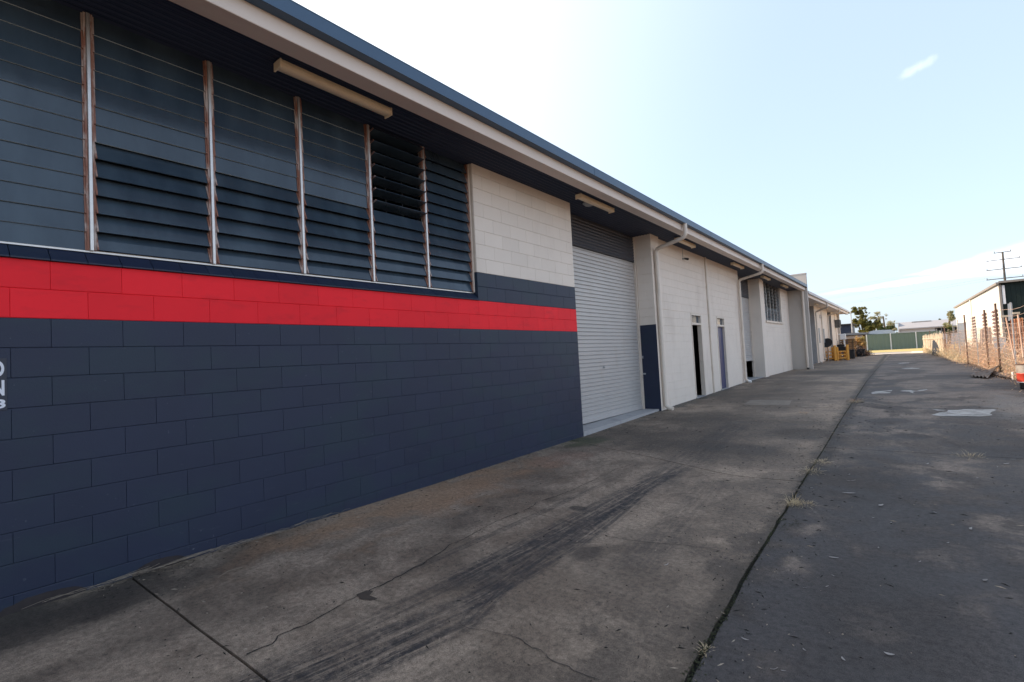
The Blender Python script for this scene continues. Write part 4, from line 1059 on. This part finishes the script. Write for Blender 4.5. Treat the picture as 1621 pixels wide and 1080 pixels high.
b = MB(); b.box(-.12, -.25, 4.37, .0, LS+.2, 4.50, 0, TS); b.box(0, -.26, 4.44, 9.2, -.16, 4.56, 0, TS); sadd(b, 'roof_edge', M['shedroof'])
b = MB(); b.box(0, -.2, 4.45, 9.2, LS, 4.50, 0, TS); sadd(b, 'roof', M['shedroof'])
b = MB(); b.box(9.1, .03, .1, 9.2, LS, 4.44, 0, TS); b.box(.12, LS-.1, .1, 9.1, LS, 4.44, 0, TS); sadd(b, 'rear_wall', M['shedwall'])
b = MB(); b.box(.02, -.06, .1, .10, -.005, 4.36, 0, TS); sadd(b, 'corner_post', M['shedroof'])
b = MB(); b.box(.14, -.05, 3.2, .26, -.005, 4.3, 0, TS); sadd(b, 'white_flashing', M['white'])
b = MB(); b.tube([TS @ Vector((-.05, LS*.50, 4.4)), TS @ Vector((-.05, LS*.50, .2))], .06, 6); sadd(b, 'downpipe', M['shedwall'])
for (ya, yb_) in ((.8, 3.0), (5.6, 7.6), (11.8, 14.4)):
    b = MB(); b.box(-.012, ya, .9, -.002, yb_, 3.1, 0, TS); vt = sadd(b, 'vent', M['shedwall'])
    for r in range(9):
        z = 1.0+r*.235
        b = MB(); T = TS @ Matrix.Translation((-.05, 0, z)) @ Matrix.Rotation(R(25), 4, 'Y'); b.box(-.012, ya+.04, -.07, .012, yb_-.04, .07, 0, T); o = b.build('vent_blade', M['vent'], vt); o.parent = vt

# ------------------------------------------------------------------ far end: green fence, buildings, trees
gf = thing('sheet_fence', 'green sheet metal fence with pale posts across the end of the lane', 'fence', (-1.5, 84, .2))
gi = Matrix.Translation(gf.location).inverted()
def gadd(b, n, m):
    o = b.build(n, m, gf); o.matrix_parent_inverse = gi; return o
gp = [(1329, 558), (1373.5, 555), (1411.3, 553), (1451.5, 549.8), (1490, 546)]
GPp = []
for i, (x, y) in enumerate(gp):
    Y = 81+i*1.3; p_ = atY(x, y, Y); GPp.append(Vector((p_.x, Y, .2)))
GH = 2.12
for a, c in zip(GPp, GPp[1:]):
    b = MB(); L = (c-a).length; d = (c-a).normalized(); nr = Vector((d.y, -d.x, 0)); n = int(L/.12); prv = None
    for i in range(n+1):
        o_ = .0 if (i % 4) < 2 else .035; p_ = a+d*L*i/n+nr*o_
        if prv: b.quad(prv, p_, p_+Vector((0, 0, GH)), prv+Vector((0, 0, GH)))
        prv = p_
    gadd(b, 'fence_panel', M['green'])
    b = MB(); p0 = a+nr*.04; p1 = c+nr*.04; b.tube([p0+Vector((0, 0, GH)), p1+Vector((0, 0, GH))], .035, 4); gadd(b, 'rail', M['green'])
for a in GPp:
    b = MB(); b.bbox(a.x-.06, a.y-.10, .1, a.x+.06, a.y+.0, .2+GH+.03, .01); gadd(b, 'post', M['farwhite'])

fb = thing('far_building', 'low white building with grey roof beyond the green fence', 'building', (3, 130, .2))
fi = Matrix.Translation(fb.location).inverted()
def fadd(b, n, m, par=None):
    o = b.build(n, m, None); o.parent = par or fb
    if par is None: o.matrix_parent_inverse = fi
    return o
b = MB(); b.box(-1.1, 130, .1, 30, 140, 3.6); b.box(-1.25, 129.5, 0.1, -1.1, 140, 5.0); W_ = fadd(b, 'wall', M['farwhite'])
b = MB(); b.box(-1.1, 129.2, 3.55, 30, 130.0, 3.75); b.v += [(-1.1, 129.2, 3.75), (30, 129.2, 3.75), (30, 130.3, 5.0), (-1.1, 130.3, 5.0)]; b.f.append((8, 9, 10, 11)); b.m.append(0); fadd(b, 'roof', M['fargrey'])
b = MB(); b.box(1.0, 130.1, 4.86, 4.0, 130.9, 5.02); fadd(b, 'roof_vent', M['greyconc'])
b = MB(); b.box(4.5, 129.95, 2.2, 8.0, 129.99, 3.4); wd_ = fadd(b, 'window', M['dark'])
for k in range(4): b = MB(); b.box(4.5+k*.95, 129.9, 2.2, 4.62+k*.95, 129.949, 3.4); fadd(b, 'window_frame', M['greyconc'], wd_)

nb = thing('site_cabin', 'dark navy flat roofed cabin beyond the farther wing', 'building', (-6, 62, .2))
MB().bbox(-3, -2, 0, 1.72, 2.5, 3.0, .02).build('body', M['navybox'], nb)
MB().bbox(-3.3, -2.3, 3.0, 1.95, 2.8, 3.12, .02).build('roof', M['black'], nb)
b = MB(); p_ = atY(1346.5, 493, 59); q_ = atY(1349, 530, 59); b.tube([(q_.x, 59, .2), (p_.x, 59, p_.z)], .045, 8)
pl = tag(b.build('steel_pole', M['galv']), 'thin steel pole standing beside the navy cabin', 'pole')
# lean-to
lt = thing('lean_to', 'low open lean-to with dark roof and pale beam behind the yellow stillages', 'building', (-4.5, 55.5, .2))
q1, q2 = atY(1336, 534.5, 54), atY(1366, 534, 54)
x0, x1 = q1.x+4.5, q2.x+4.5; zb = q1.z-.2
MB().bbox(x0, -1.6, zb-.14, x1, -1.4, zb+.12, .01).build('beam', M['beam'], lt)
b = MB(); b.v = [(x0-.3, -1.8, zb+.16), (x1+.2, -1.8, zb+.13), (x1+.3, 2.5, zb+.32), (x0-.3, 2.5, zb+.38), (x0-.3, -1.8, zb+.21), (x1+.2, -1.8, zb+.18), (x1+.3, 2.5, zb+.40), (x0-.3, 2.5, zb+.46)]
b.f = [(0, 1, 5, 4), (1, 2, 6, 5), (4, 5, 6, 7), (0, 3, 2, 1), (3, 0, 4, 7), (2, 3, 7, 6)]; b.m = [0]*6; b.build('roof', M['black'], lt)
for x in (x0+.1, (x0+x1)/2, x1-.1): MB().box(x-.05, -1.55, 0, x+.05, -1.45, zb-.15).build('post', M['brown'], lt)
b = MB(); b.box(x0, 2.0, 0, x1, 2.1, zb+.3); b.build('back_wall', M['brown'], lt)
# stacked timber under it
def stack(label, x, Y, n, w, mat, cat='timber stack'):
    t_ = thing('timber_stack', label, cat, (x, Y, .2)); rs = random.Random(int(Y*10))
    for r in range(n):
        b = MB(); b.bbox(-w/2+rs.uniform(-.06, .06), -.3, r*.17, w/2+rs.uniform(-.06, .06), .3, r*.17+.12, .006); b.build('board', mat, t_)
    for s_ in (-.3, .3): MB().box(w*s_-.05, -.28, 0, w*s_+.05, .28, n*.17-.06).build('bearer', M['black'], t_)
    return t_
stack('stack of brown boards in the lean-to', -3.9, 50.3, 9, 1.1, M['brown'])
stack('low pile of dark timber right of the boards', -3.05, 50.8, 4, .6, M['black'])

# yellow stillages
def stillage(label, x0, y0, x1, y1, h, first=True):
    d = Vector((x1-x0, y1-y0, 0)); L = d.length; an = math.atan2(d.y, d.x)
    t_ = thing('steel_stillage', label, 'stillage', (x0, y0, .2), an, 'yellow steel stillages by the farther wing')
    for (x, y) in ((0, 0), (L, 0), (0, .8), (L, .8)): MB().bbox(x-.07, y-.07, 0, x+.07, y+.07, h, .01).build('corner_post', M['yellow'], t_)
    for z in (.12, .36, .60):
        for y in (0, .8):
            MB().bbox(.07, y-.02, z, L-.07, y+.02, z+.07, .005).build('rail', M['yellow'], t_)
        MB().bbox(-.02, .07, z, .02, .73, z+.07, .005).build('rail', M['yellow'], t_); MB().bbox(L-.02, .07, z, L+.02, .73, z+.07, .005).build('rail', M['yellow'], t_)
    MB().box(.07, .03, .08, L-.07, .77, .11).build('deck', M['brown'], t_)
    return t_
A_, B_, C_ = atY(1311, 571, 42.6), atY(1323, 572, 41.5), atY(1339, 570.5, 43)
stillage('yellow steel stillage nearest the farther wing wall, under the black dish', A_.x, A_.y, B_.x, B_.y, 1.08)
stillage('yellow steel stillage carrying dark crates, right of the other', B_.x+.12, B_.y+.05, C_.x, C_.y, .95)
b = MB(); b.bbox(-.35, -.3, 0, .45, .3, .30, .02); b.bbox(-.2, -.25, .31, .25, .25, .46, .02)
o = b.build('crate', M['black']); o.location = ((B_.x+C_.x)/2, (B_.y+C_.y)/2+.45, .2+.66); tag(o, 'dark crates heaped on the right hand yellow stillage', 'crate')
b = MB(); b.bbox(-.3, -.3, 0, .35, .3, .65, .03); o = b.build('bin', M['black']); q_ = atG(1345, 568); o.location = (q_.x, q_.y, .2); tag(o, 'squat black bin right of the yellow stillages', 'bin')
MB().bbox(-.32, -.32, .651, .37, .32, .70, .02).build('lid', M['black'], o)
# black dish
ds = thing('satellite_dish', 'tilted black satellite dish above the yellow stillage', 'dish', (0, 0, 0))
pc = atY(1309.3, 543.7, 41.5)
b = MB(); b.lathe([(0, 0), (.15, .012), (.30, .05), (.36, .075), (.36, .085), (.30, .065), (.15, .03), (0, .02)], (0, 0, 0), 24)
o = b.build('reflector', M['black'], ds, smooth=True); ds.location = (pc.x, 41.5, pc.z)
o.matrix_local = Matrix.Rotation(R(-22), 4, 'Y') @ Matrix.Rotation(R(62), 4, 'X')
b = MB(); b.tube([(0, .05, 0), (0, .12, -.2), (0, .12, .2-pc.z)], .025, 8); b.build('mast', M['galv'], ds)
pc = atY(1300.5, 547.5, 41); b = MB(); b.lathe([(0, -.17), (.12, -.13), (.17, 0), (.12, .13), (0, .17)], (0, 0, 0), 14); o = b.build('gas_bottle', M['greysheet'], None, True); o.location = (pc.x, 41, pc.z)
b = MB(); b.tube([(0, 0, -.17), (0, 0, .2-pc.z)], .1, 8); b.build('stand', M['greyconc'], o); tag(o, 'rounded grey bottle on a stand against the farther wing wall', 'bottle')
# white box on post
pc = atY(1334.5, 533, 43.5); mb_ = thing('meter_box', 'white box on a white post beside the farther wing corner', 'box', (pc.x, 43.5, .2))
MB().bbox(-.17, -.15, pc.z-.42, .17, .15, pc.z-.0, .02).build('box', M['white'], mb_); MB().bbox(-.28, -.12, pc.z-.05, -.17, .12, pc.z+.02, .01).build('bracket', M['white'], mb_)
MB().tube([(.05, 0, 0), (.05, 0, pc.z-.42)], .06, 8).build('post', M['white'], mb_)

# parked car beyond the green fence: only its roof shows
car = thing('parked_van', 'silver van whose roof shows above the green fence', 'van', (atY(1399, 530, 95).x, 95, .2))
b = MB(); pr = [(-2.2, .25), (-2.2, 2.3), (-1.9, 2.7), (-1.3, 2.85), (-.75, 2.9), (.9, 2.85), (1.3, 2.6), (1.9, 1.3), (2.3, .3)]
n = len(pr)
for y, ins in ((-.85, 0), (.85, 0)):
    for (x, z) in pr: b.v.append((x, y*(1 if z < 1.3 else .8), z))
for i in range(n): b.f.append((i, (i+1) % n, n+(i+1) % n, n+i)); b.m.append(0)
b.f += [tuple(range(n)), tuple(range(n, 2*n))[::-1]]; b.m += [0, 0]
b.build('body', M['silver'], car)
b = MB(); b.box(-.6, -.75, 1.5, .8, -.70, 2.3); b.build('window', M['glass2'], car)
for x in (-1.4, 1.4):
    for y in (-.8, .62): MB().tube([(x, y, .33), (x, y+.18, .33)], .33, 14).build('wheel', M['tyre'], car)
for i, (x, d_) in enumerate(((1381, 0), (1360, 1))):
    pc = atY(x, 530, 92); b = MB(); n = 10
    b.v = []
    w_ = 1.6 if i == 0 else 3.4
    b.v += [(-w_, -1, 0), (w_, -1, 0), (w_, 1, 0), (-w_, 1, 0), (-w_, -1, .25), (w_, -1, .05), (w_, 1, .05), (-w_, 1, .25), (0, -1, .42), (0, 1, .42)]
    b.f = [(0, 1, 5, 8, 4), (3, 7, 9, 6, 2), (4, 8, 9, 7), (8, 5, 6, 9), (0, 4, 7, 3), (1, 2, 6, 5)]; b.m = [0]*6
    if i: b.box(-w_+.2, -.9, -2.0, w_-.2, .9, -.001); o = b.build('low_roofed_hut', M['navybox']); o.location = (pc.x, 92, 2.3); tag(o, 'low dark roofed hut showing behind the left end of the green fence', 'hut')

def crown(b, c, rad, n, rs, size, dens=1.0):
    for i in range(n):
        u = Vector((rs.gauss(0, 1), rs.gauss(0, 1), rs.gauss(0, 1))).normalized()*(rs.random()**.45)
        p_ = Vector(c)+Vector((u.x*rad[0], u.y*rad[1], u.z*rad[2]))
        if noise.noise(p_*1.1+Vector((c[0], 0, 0))) < -.08: continue
        a = Vector((rs.gauss(0, 1), rs.gauss(0, 1), rs.gauss(0, .7))).normalized(); e = a.cross(Vector((rs.gauss(0, 1), rs.gauss(0, 1), rs.gauss(0, 1)))).normalized()
        s_ = size*rs.uniform(.5, 1.3); b.quad(p_-a*s_, p_-e*s_*.45, p_+a*s_, p_+e*s_*.45)
def tree(label, cat, Y, base, trunks, lobes, mat, size, per=260, name='gum_tree', group='trees beyond the green fence'):
    bp = atY(*base, Y); t_ = thing(name, label, cat, (bp.x, Y, .2), 0, group); rs = random.Random(int(base[0]))
    b = MB()
    for tr in trunks:
        pts = [(atY(x, y, Y)-Vector((bp.x, Y, .2))) for x, y in tr]; pts = [Vector((p_.x, rs.uniform(-.3, .3), max(p_.z, 0) if i else 0)) for i, p_ in enumerate(pts)]
        n = len(pts); b.tube(pts, [.13*(1-i/n)+.04 for i in range(n)], 6)
    b.build('trunk', M['bark'], t_)
    b = MB()
    for (x, y, rx, ry) in lobes:
        c = atY(x, y, Y)-Vector((bp.x, Y, .2)); k = Y*1.0/FPX*1.25
        # lobe radii are read in photograph pixels
        zc = (RM.transposed() @ Vector((c.x+bp.x, Y, 0))).y; m_ = zc/FPX
        for q_ in range(7):
            o3 = Vector((rs.gauss(0, .5)*rx*m_, rs.gauss(0, .5)*rx*m_, rs.gauss(0, .5)*ry*m_)); f_ = rs.uniform(.35, .75)
            f_ *= 1.25; crown(b, (c.x+o3.x, o3.y, c.z+o3.z), (rx*m_*f_, rx*m_*f_, ry*m_*f_*.8), int(per*rx*ry/60), rs, size*.8)
    b.build('crown', mat, t_)
    return t_
tree('tall open crowned gum tree with a high leafy top beyond the green fence', 'tree', 110, (1371, 560),
     [[(1371, 560), (1368, 530), (1364, 515), (1363, 500), (1358, 492)], [(1369, 530), (1369.5, 510), (1370, 498)], [(1368, 528), (1358, 512), (1350, 505)], [(1370, 530), (1382, 515), (1388, 505)]],
     [(1354, 490, 5, 4), (1361, 492, 6, 5), (1369, 495, 5, 6), (1362, 499, 7, 4), (1358, 512, 6, 4), (1366, 512, 8, 6), (1376, 512, 8, 7), (1371, 521, 10, 6), (1383, 519, 9, 6), (1364, 525, 8, 4), (1379, 526, 9, 5), (1390, 515, 6, 5), (1354, 508, 4, 3)], M['gum'], .26)
tree('thin pale tree with sparse leaves right of the tall gum', 'tree', 118, (1398, 560), [[(1398, 560), (1396, 520), (1392, 505), (1388, 497)], [(1397, 522), (1384, 508)]],
     [(1388, 496, 6, 3), (1386, 505, 5, 4), (1394, 503, 6, 4), (1379, 503, 6, 3), (1401, 502, 3, 4)], M['palegum'], .18, 120)
b = MB(); a_, c_ = atY(1402, 560, 112), atY(1398, 501, 112); m_ = atY(1400.5, 519, 112)
b.tube([(a_.x, 112, .2), m_, c_, c_+Vector((-.25, 0, .05))], [.20, .15, .11, .05], 7); tag(b.build('dead_tree', M['bark']), 'bare dark dead trunk standing above the hedge', 'tree')
tree('dense dark hedge behind the silver van', 'hedge', 105, (1402, 560), [[(1402, 560), (1402, 530)]], [(1394, 523, 5, 5), (1402, 522, 8, 5), (1409, 521, 6, 4), (1398, 528, 9, 4)], M['hedge'], .25, 380, 'hedge', None)
tree('pale feathery tree left of the far white building', 'tree', 125, (1411, 560), [[(1411, 560), (1411, 520), (1409, 511)], [(1411, 522), (1416, 514)]], [(1408, 512, 5, 4), (1413, 514, 5, 4), (1417, 521, 3, 4), (1411, 520, 5, 3)], M['palegum'], .2, 150)
tree('pale tree at the far corner of the white shed', 'tree', 90, (1502, 560), [[(1502, 560), (1503, 510), (1504, 492)]], [(1506, 494, 3, 5), (1505, 505, 4, 6), (1502, 515, 5, 4)], M['palegum'], .2, 300, 'gum_tree', None)
tree('dark shrub under the pale tree beside the white shed', 'shrub', 80, (1504, 560), [[(1504, 560), (1504, 525)]], [(1507, 520, 3, 3), (1505, 525, 4, 3)], M['hedge'], .16, 300, 'shrub', None)
tree('orange and green bush at the end of the lean-to', 'bush', 53, (1359, 568), [[(1359, 568), (1358, 550), (1356, 540)], [(1360, 566), (1363, 548)]], [(1354, 540, 5, 4), (1360, 538, 5, 6), (1364, 545, 4, 7), (1357, 547, 5, 5), (1361, 553, 5, 6)], M['bushleaf'], .07, 420, 'bush', None)
# low scrub below the bush
blades(2500, lambda rs: ((atG(1356, 566).x+rs.gauss(0, .35), 52.0+rs.gauss(0, .6), .2+abs(rs.gauss(0, .25))), .4), M['rustpost'], 'dry_scrub', .08, .2, .3, kind='stuff')
# distant tree line
def tl(rs):
    X = rs.uniform(-260, 260); return (X, 420+rs.uniform(-15, 15), .2+abs(rs.gauss(0, 3.0))*(1+.6*noise.noise(Vector((X*.03, 0, 0))))), .4
blades(9000, tl, M['hedge'], 'distant_tree_line', 1.0, 2.6, .8, kind='stuff')

# power pole with crossarms and wires
PP = atY(1590, 440, 120); ptop = atY(1587, 400, 120)
pp = thing('power_pole', 'tall power pole with three crossarms beyond the white shed', 'power pole', (PP.x, 120, .2))
H = ptop.z-.2; PX0 = ptop.x-PP.x
MB().tube([(0, 0, 0), (PX0, 0, H)], [.22, .14], 8).build('pole', M['pole'], pp)
for k, (yy) in enumerate((399.5, 411, 426, 441)):
    z = atY(1589, yy, 120).z-.2; hw = (1.1, 2.1, 2.2, 2.3)[k]
    MB().box(-hw, -.28-.12, z-.06, hw, -.28+.0, z+.06).build('crossarm', M['pole'], pp)
    for x in (-hw+.1, hw-.1):
        MB().tube([(x, -.34, z+.06), (x, -.34, z+.3)], .05, 6).build('insulator', M['pole'], pp)
        if k:
            for (xe, ze, ye) in ((-150, z-1.5, 40), (90, z, -30)):
                pts = []
                for i in range(15):
                    u = i/14; pts.append((x+(xe-x)*u, -.34+ye*u, z+.3+(ze-z)*u-4*2.6*u*(1-u)))
                MB().tube(pts, .008, 3, cap=False).build('cable', M['pole'], pp)

# ------------------------------------------------------------------ small things on the ground
def tuft(label, pix, n, h, spread, mat, seed, flat=.5, group='dry grass tufts in the joints'):
    p0 = atG(*pix); rs = random.Random(seed); b = MB(); n = int(n*3.4); h *= .72
    for i in range(n):
        an = rs.uniform(0, 6.28); r0 = rs.random()*spread*.4; L = h*rs.uniform(.5, 1.25); el = rs.uniform(.15, 1.3)*(1-flat)+.1
        base = Vector((math.cos(an)*r0, math.sin(an)*r0*1.5, -.01)); base.y *= rs.uniform(.4, 2.2); an += rs.gauss(0, .9)
        if i % 3 == 0: el *= .25; L *= .7
        d = Vector((math.cos(an)*math.cos(el), math.sin(an)*math.cos(el), math.sin(el)))
        wv = Vector((-math.sin(an), math.cos(an), 0))*.0016
        q0, q1, q2 = base, base+d*L*.55, base+d*L+Vector((0, 0, -L*.22*math.cos(el)))
        b.quad(q0-wv, q0+wv, q1+wv, q1-wv); b.quad(q1-wv, q1+wv, q2)
    o = b.build('grass_tuft', mat); o.location = (p0.x, p0.y, g(p0.y)); return tag(o, label, 'grass tuft', group)
tuft('upright pale grass tuft in the long joint, the tallest one', (1257, 798), 46, .16, .10, M['drygrass'], 1, .25)
tuft('low grass tuft just right of the tallest tuft', (1276, 799), 40, .12, .12, M['drygrass'], 2, .6)
tuft('dark mossy flattened tuft in the long joint, nearer than the tallest tuft', (1250, 826), 60, .12, .16, M['moss'], 3, .8)
tuft('wide pale grass tuft left of the joint beyond the tallest tuft', (1283, 746), 50, .15, .22, M['drygrass'], 4, .55)
tuft('thin pale grass tuft on the joint behind the wide one', (1300, 732), 46, .15, .20, M['drygrass'], 5, .6)
tuft('orange dry grass tuft on the joint near the worn white paint', (1355, 636), 60, .26, .3, M['orangeweed'], 6, .45)
tuft('curled pale grass tuft on the cross joint of the right lane', (1535, 723), 34, .17, .25, M['drygrass'], 7, .45)
tuft('small brown grass tuft at the near end of the long joint', (1118, 1028), 26, .07, .05, M['drygrass'], 8, .5)
tuft('small orange tuft on the left lane before the second roller door', (1273, 654), 26, .14, .2, M['orangeweed'], 9, .6)
tuft('low dry weeds by the first downpipe foot', (1063, 648), 30, .10, .1, M['orangeweed'], 10, .6)
# dirt and moss lying in the long joint
b = MB(); rs = random.Random(12)
for i in range(5200):
    Y = 1+ (rs.random()**1.5)*16; X = jx(Y)+rs.gauss(0, .012+.02*max(0, noise.noise(Vector((Y*1.5, 0, 0))))); s_ = rs.uniform(.003, .012); an = rs.uniform(0, 6)
    z = g(Y)+rs.uniform(-.012, .004); c_, d_ = math.cos(an)*s_, math.sin(an)*s_
    b.quad((X-c_, Y-d_, z), (X+d_, Y-c_, z+s_*.3), (X+c_, Y+d_, z+s_*.2))
b.build('joint_moss', M['moss'], None, kind='stuff')
# straw at the foot of the navy wall
b = MB(); rs = random.Random(31)
for i in range(70):
    Y = rs.uniform(.6, 2.9) if i % 3 else rs.uniform(.9, 1.9); X = WX+.012+abs(rs.gauss(0, .022)); L = rs.uniform(.10, .42); z = g(Y)+rs.uniform(.002, .03)
    pts = [Vector((X, Y-L/2, z)), Vector((X+rs.uniform(-.012, .02), Y, z+rs.uniform(0, .022))), Vector((X+rs.uniform(-.02, .03), Y+L/2, z+rs.uniform(-.01, .02)))]
    for p_ in pts: p_.x = max(p_.x, WX+.004); p_.z = max(p_.z, g(Y)+.002)
    b.tube(pts, .0010, 3, cap=False)
b.build('straw', M['straw'], None, kind='stuff')
b = MB(); pts = [atG(x, y) for x, y in ((345, 916), (362, 905), (385, 899))]; b.tube([p_+Vector((0, 0, .006)) for p_ in pts], .0015, 3, cap=False); tag(b.build('straw_stalk', M['straw']), 'single curved straw stalk on the concrete near the navy wall', 'straw')
# chipped paint / broken render at the wall foot
for (x, y, w_, h_) in ((70, 952, .22, .075), (255, 908, .18, .075)):
    p_ = atX(x, y, WX); b = MB(); n = 14; pts = []
    for i in range(n):
        u = i/(n-1); pts.append((p_.y-w_+2*w_*u, h_*(.25+.75*math.sin(math.pi*u)**.6)+.012*noise.noise(Vector((i*1.7, x, 0)))))
    b.quad(*([(WX+.0015, u, g(0)-.02) for u in (pts[0][0], pts[-1][0])]+[(WX+.0015, u, g(0)+z) for u, z in pts[::-1]]))
    o = build(b, 'chipped_foot', paint('chipped_render', (.035, .028, .028), .95, amt=.4, scale=20), w1)
# grit, crumbs and twigs lying on the concrete
for nm, mt, cnt, sd_ in (('pale_grit', M['straw'], 900, 5), ('dark_grit', M['subbase'], 2600, 6)):
    b = MB(); rs = random.Random(sd_)
    for i in range(cnt):
        Y = .9+rs.random()**1.6*13; X = rs.uniform(-4.55, 2.0) if rs.random() < .6 else (jx(Y)+rs.gauss(0, .22) if rs.random() < .6 else WX+abs(rs.gauss(.02, .10)))
        if X < WX+.01 or X > 2.2: continue
        s_ = rs.uniform(.0015, .006)*(1+Y*.06); an = rs.uniform(0, 6.28); el = rs.choice((1, 1, 1, 2.2, 4)); c_, d_ = math.cos(an), math.sin(an); z = g(Y)+.0005
        A = (X-c_*s_*el, Y-d_*s_*el, z); B = (X+d_*s_*.7, Y-c_*s_*.7, z); C = (X+c_*s_*el, Y+d_*s_*el, z); D = (X-d_*s_*.7, Y+c_*s_*.7, z); T_ = (X, Y, z+s_*.8)
        b.quad(A, B, T_); b.quad(B, C, T_); b.quad(C, D, T_); b.quad(D, A, T_)
    b.build(nm, mt, None, kind='stuff')
# fallen leaves
rs = random.Random(44)
def leaf(L, W, rs_):
    b = MB(); n = 6; up = []; dn = []
    cv = rs_.uniform(.1, .5)
    for i in range(n+1):
        u = i/n; x = (u-.5)*L; w_ = W*math.sin(math.pi*min(1, u*.96+.02))**.8*.5; z = cv*L*(u-.5)**2+.004; yb = .12*L*math.sin(u*2.4)
        up.append((x, yb+w_, z+.15*w_)); dn.append((x, yb-w_, z+.2*w_))
    for i in range(n): b.quad(dn[i], dn[i+1], up[i+1], up[i])
    return b.mesh('fallen_leaf', M['deadleaf'])
LM = [leaf(.055, .013, rs), leaf(.045, .015, rs), leaf(.07, .012, rs)]
big = [((1396, 802), 2.0, 'pale leaf curled on the dark right lane, level with the tallest tuft'), ((1539, 839), 1.5, 'round pale leaf alone on the right lane, nearest the frame edge'), ((1344, 783), 2.6, 'long whitish leaf strip right of the tallest tuft'), ((1594, 736), 2.2, 'pale scrap on the cross joint right of the curled tuft'),
       ((1320, 885), 1.4, 'pale leaf lying nearest below the mossy tuft'), ((1561, 921), 1.3, 'pale leaf well right on the near lane'), ((1408, 1037), 1.2, 'pale leaf near the bottom of the right lane')]
for (px, s_, lb) in big:
    p_ = atG(*px); o = inst('fallen_leaf', LM[int(px[0]) % 3], None, (p_.x, p_.y, g(p_.y)+.003), (0, 0, rs.uniform(0, 6))); s_ *= .75; o.scale = (s_, s_*1.3, s_); tag(o, lb, 'leaf', 'fallen leaves on the lane')
px_l = [(1410, 828), (1390, 868), (1290, 812), (1285, 773), (1350, 762), (1343, 762), (1262, 775), (1548, 757), (1580, 740), (1604, 728), (1320, 912), (1343, 752), (1274, 1030), (1382, 820), (1180, 1013), (1455, 890), (1274, 932), (1480, 812), (1225, 1060), (1240, 1063), (1336, 1045), (1054, 895), (1500, 860), (1310, 930), (1325, 740), (1410, 745), (1375, 705), (1467, 735)]
for px in px_l:
    p_ = atG(*px); o = inst('fallen_leaf', LM[rs.randrange(3)], None, (p_.x, p_.y, g(p_.y)+.002), (0, 0, rs.uniform(0, 6)))
    s_ = rs.uniform(.35, .75)*(1.0 if px[1] > 800 else 1.3); o.scale = (s_,)*3; tag(o, 'small pale fallen leaf scattered on the dark concrete lane', 'leaf', 'small fallen leaves on the lane')

# ------------------------------------------------------------------ render settings
scene.render.engine = 'CYCLES'
cy_ = scene.cycles; cy_.use_denoising = True; cy_.max_bounces = 8; cy_.diffuse_bounces = 4; cy_.glossy_bounces = 3; cy_.transparent_max_bounces = 12
cy_.use_adaptive_sampling = True; cy_.adaptive_threshold = .015; cy_.sample_clamp_indirect = 8
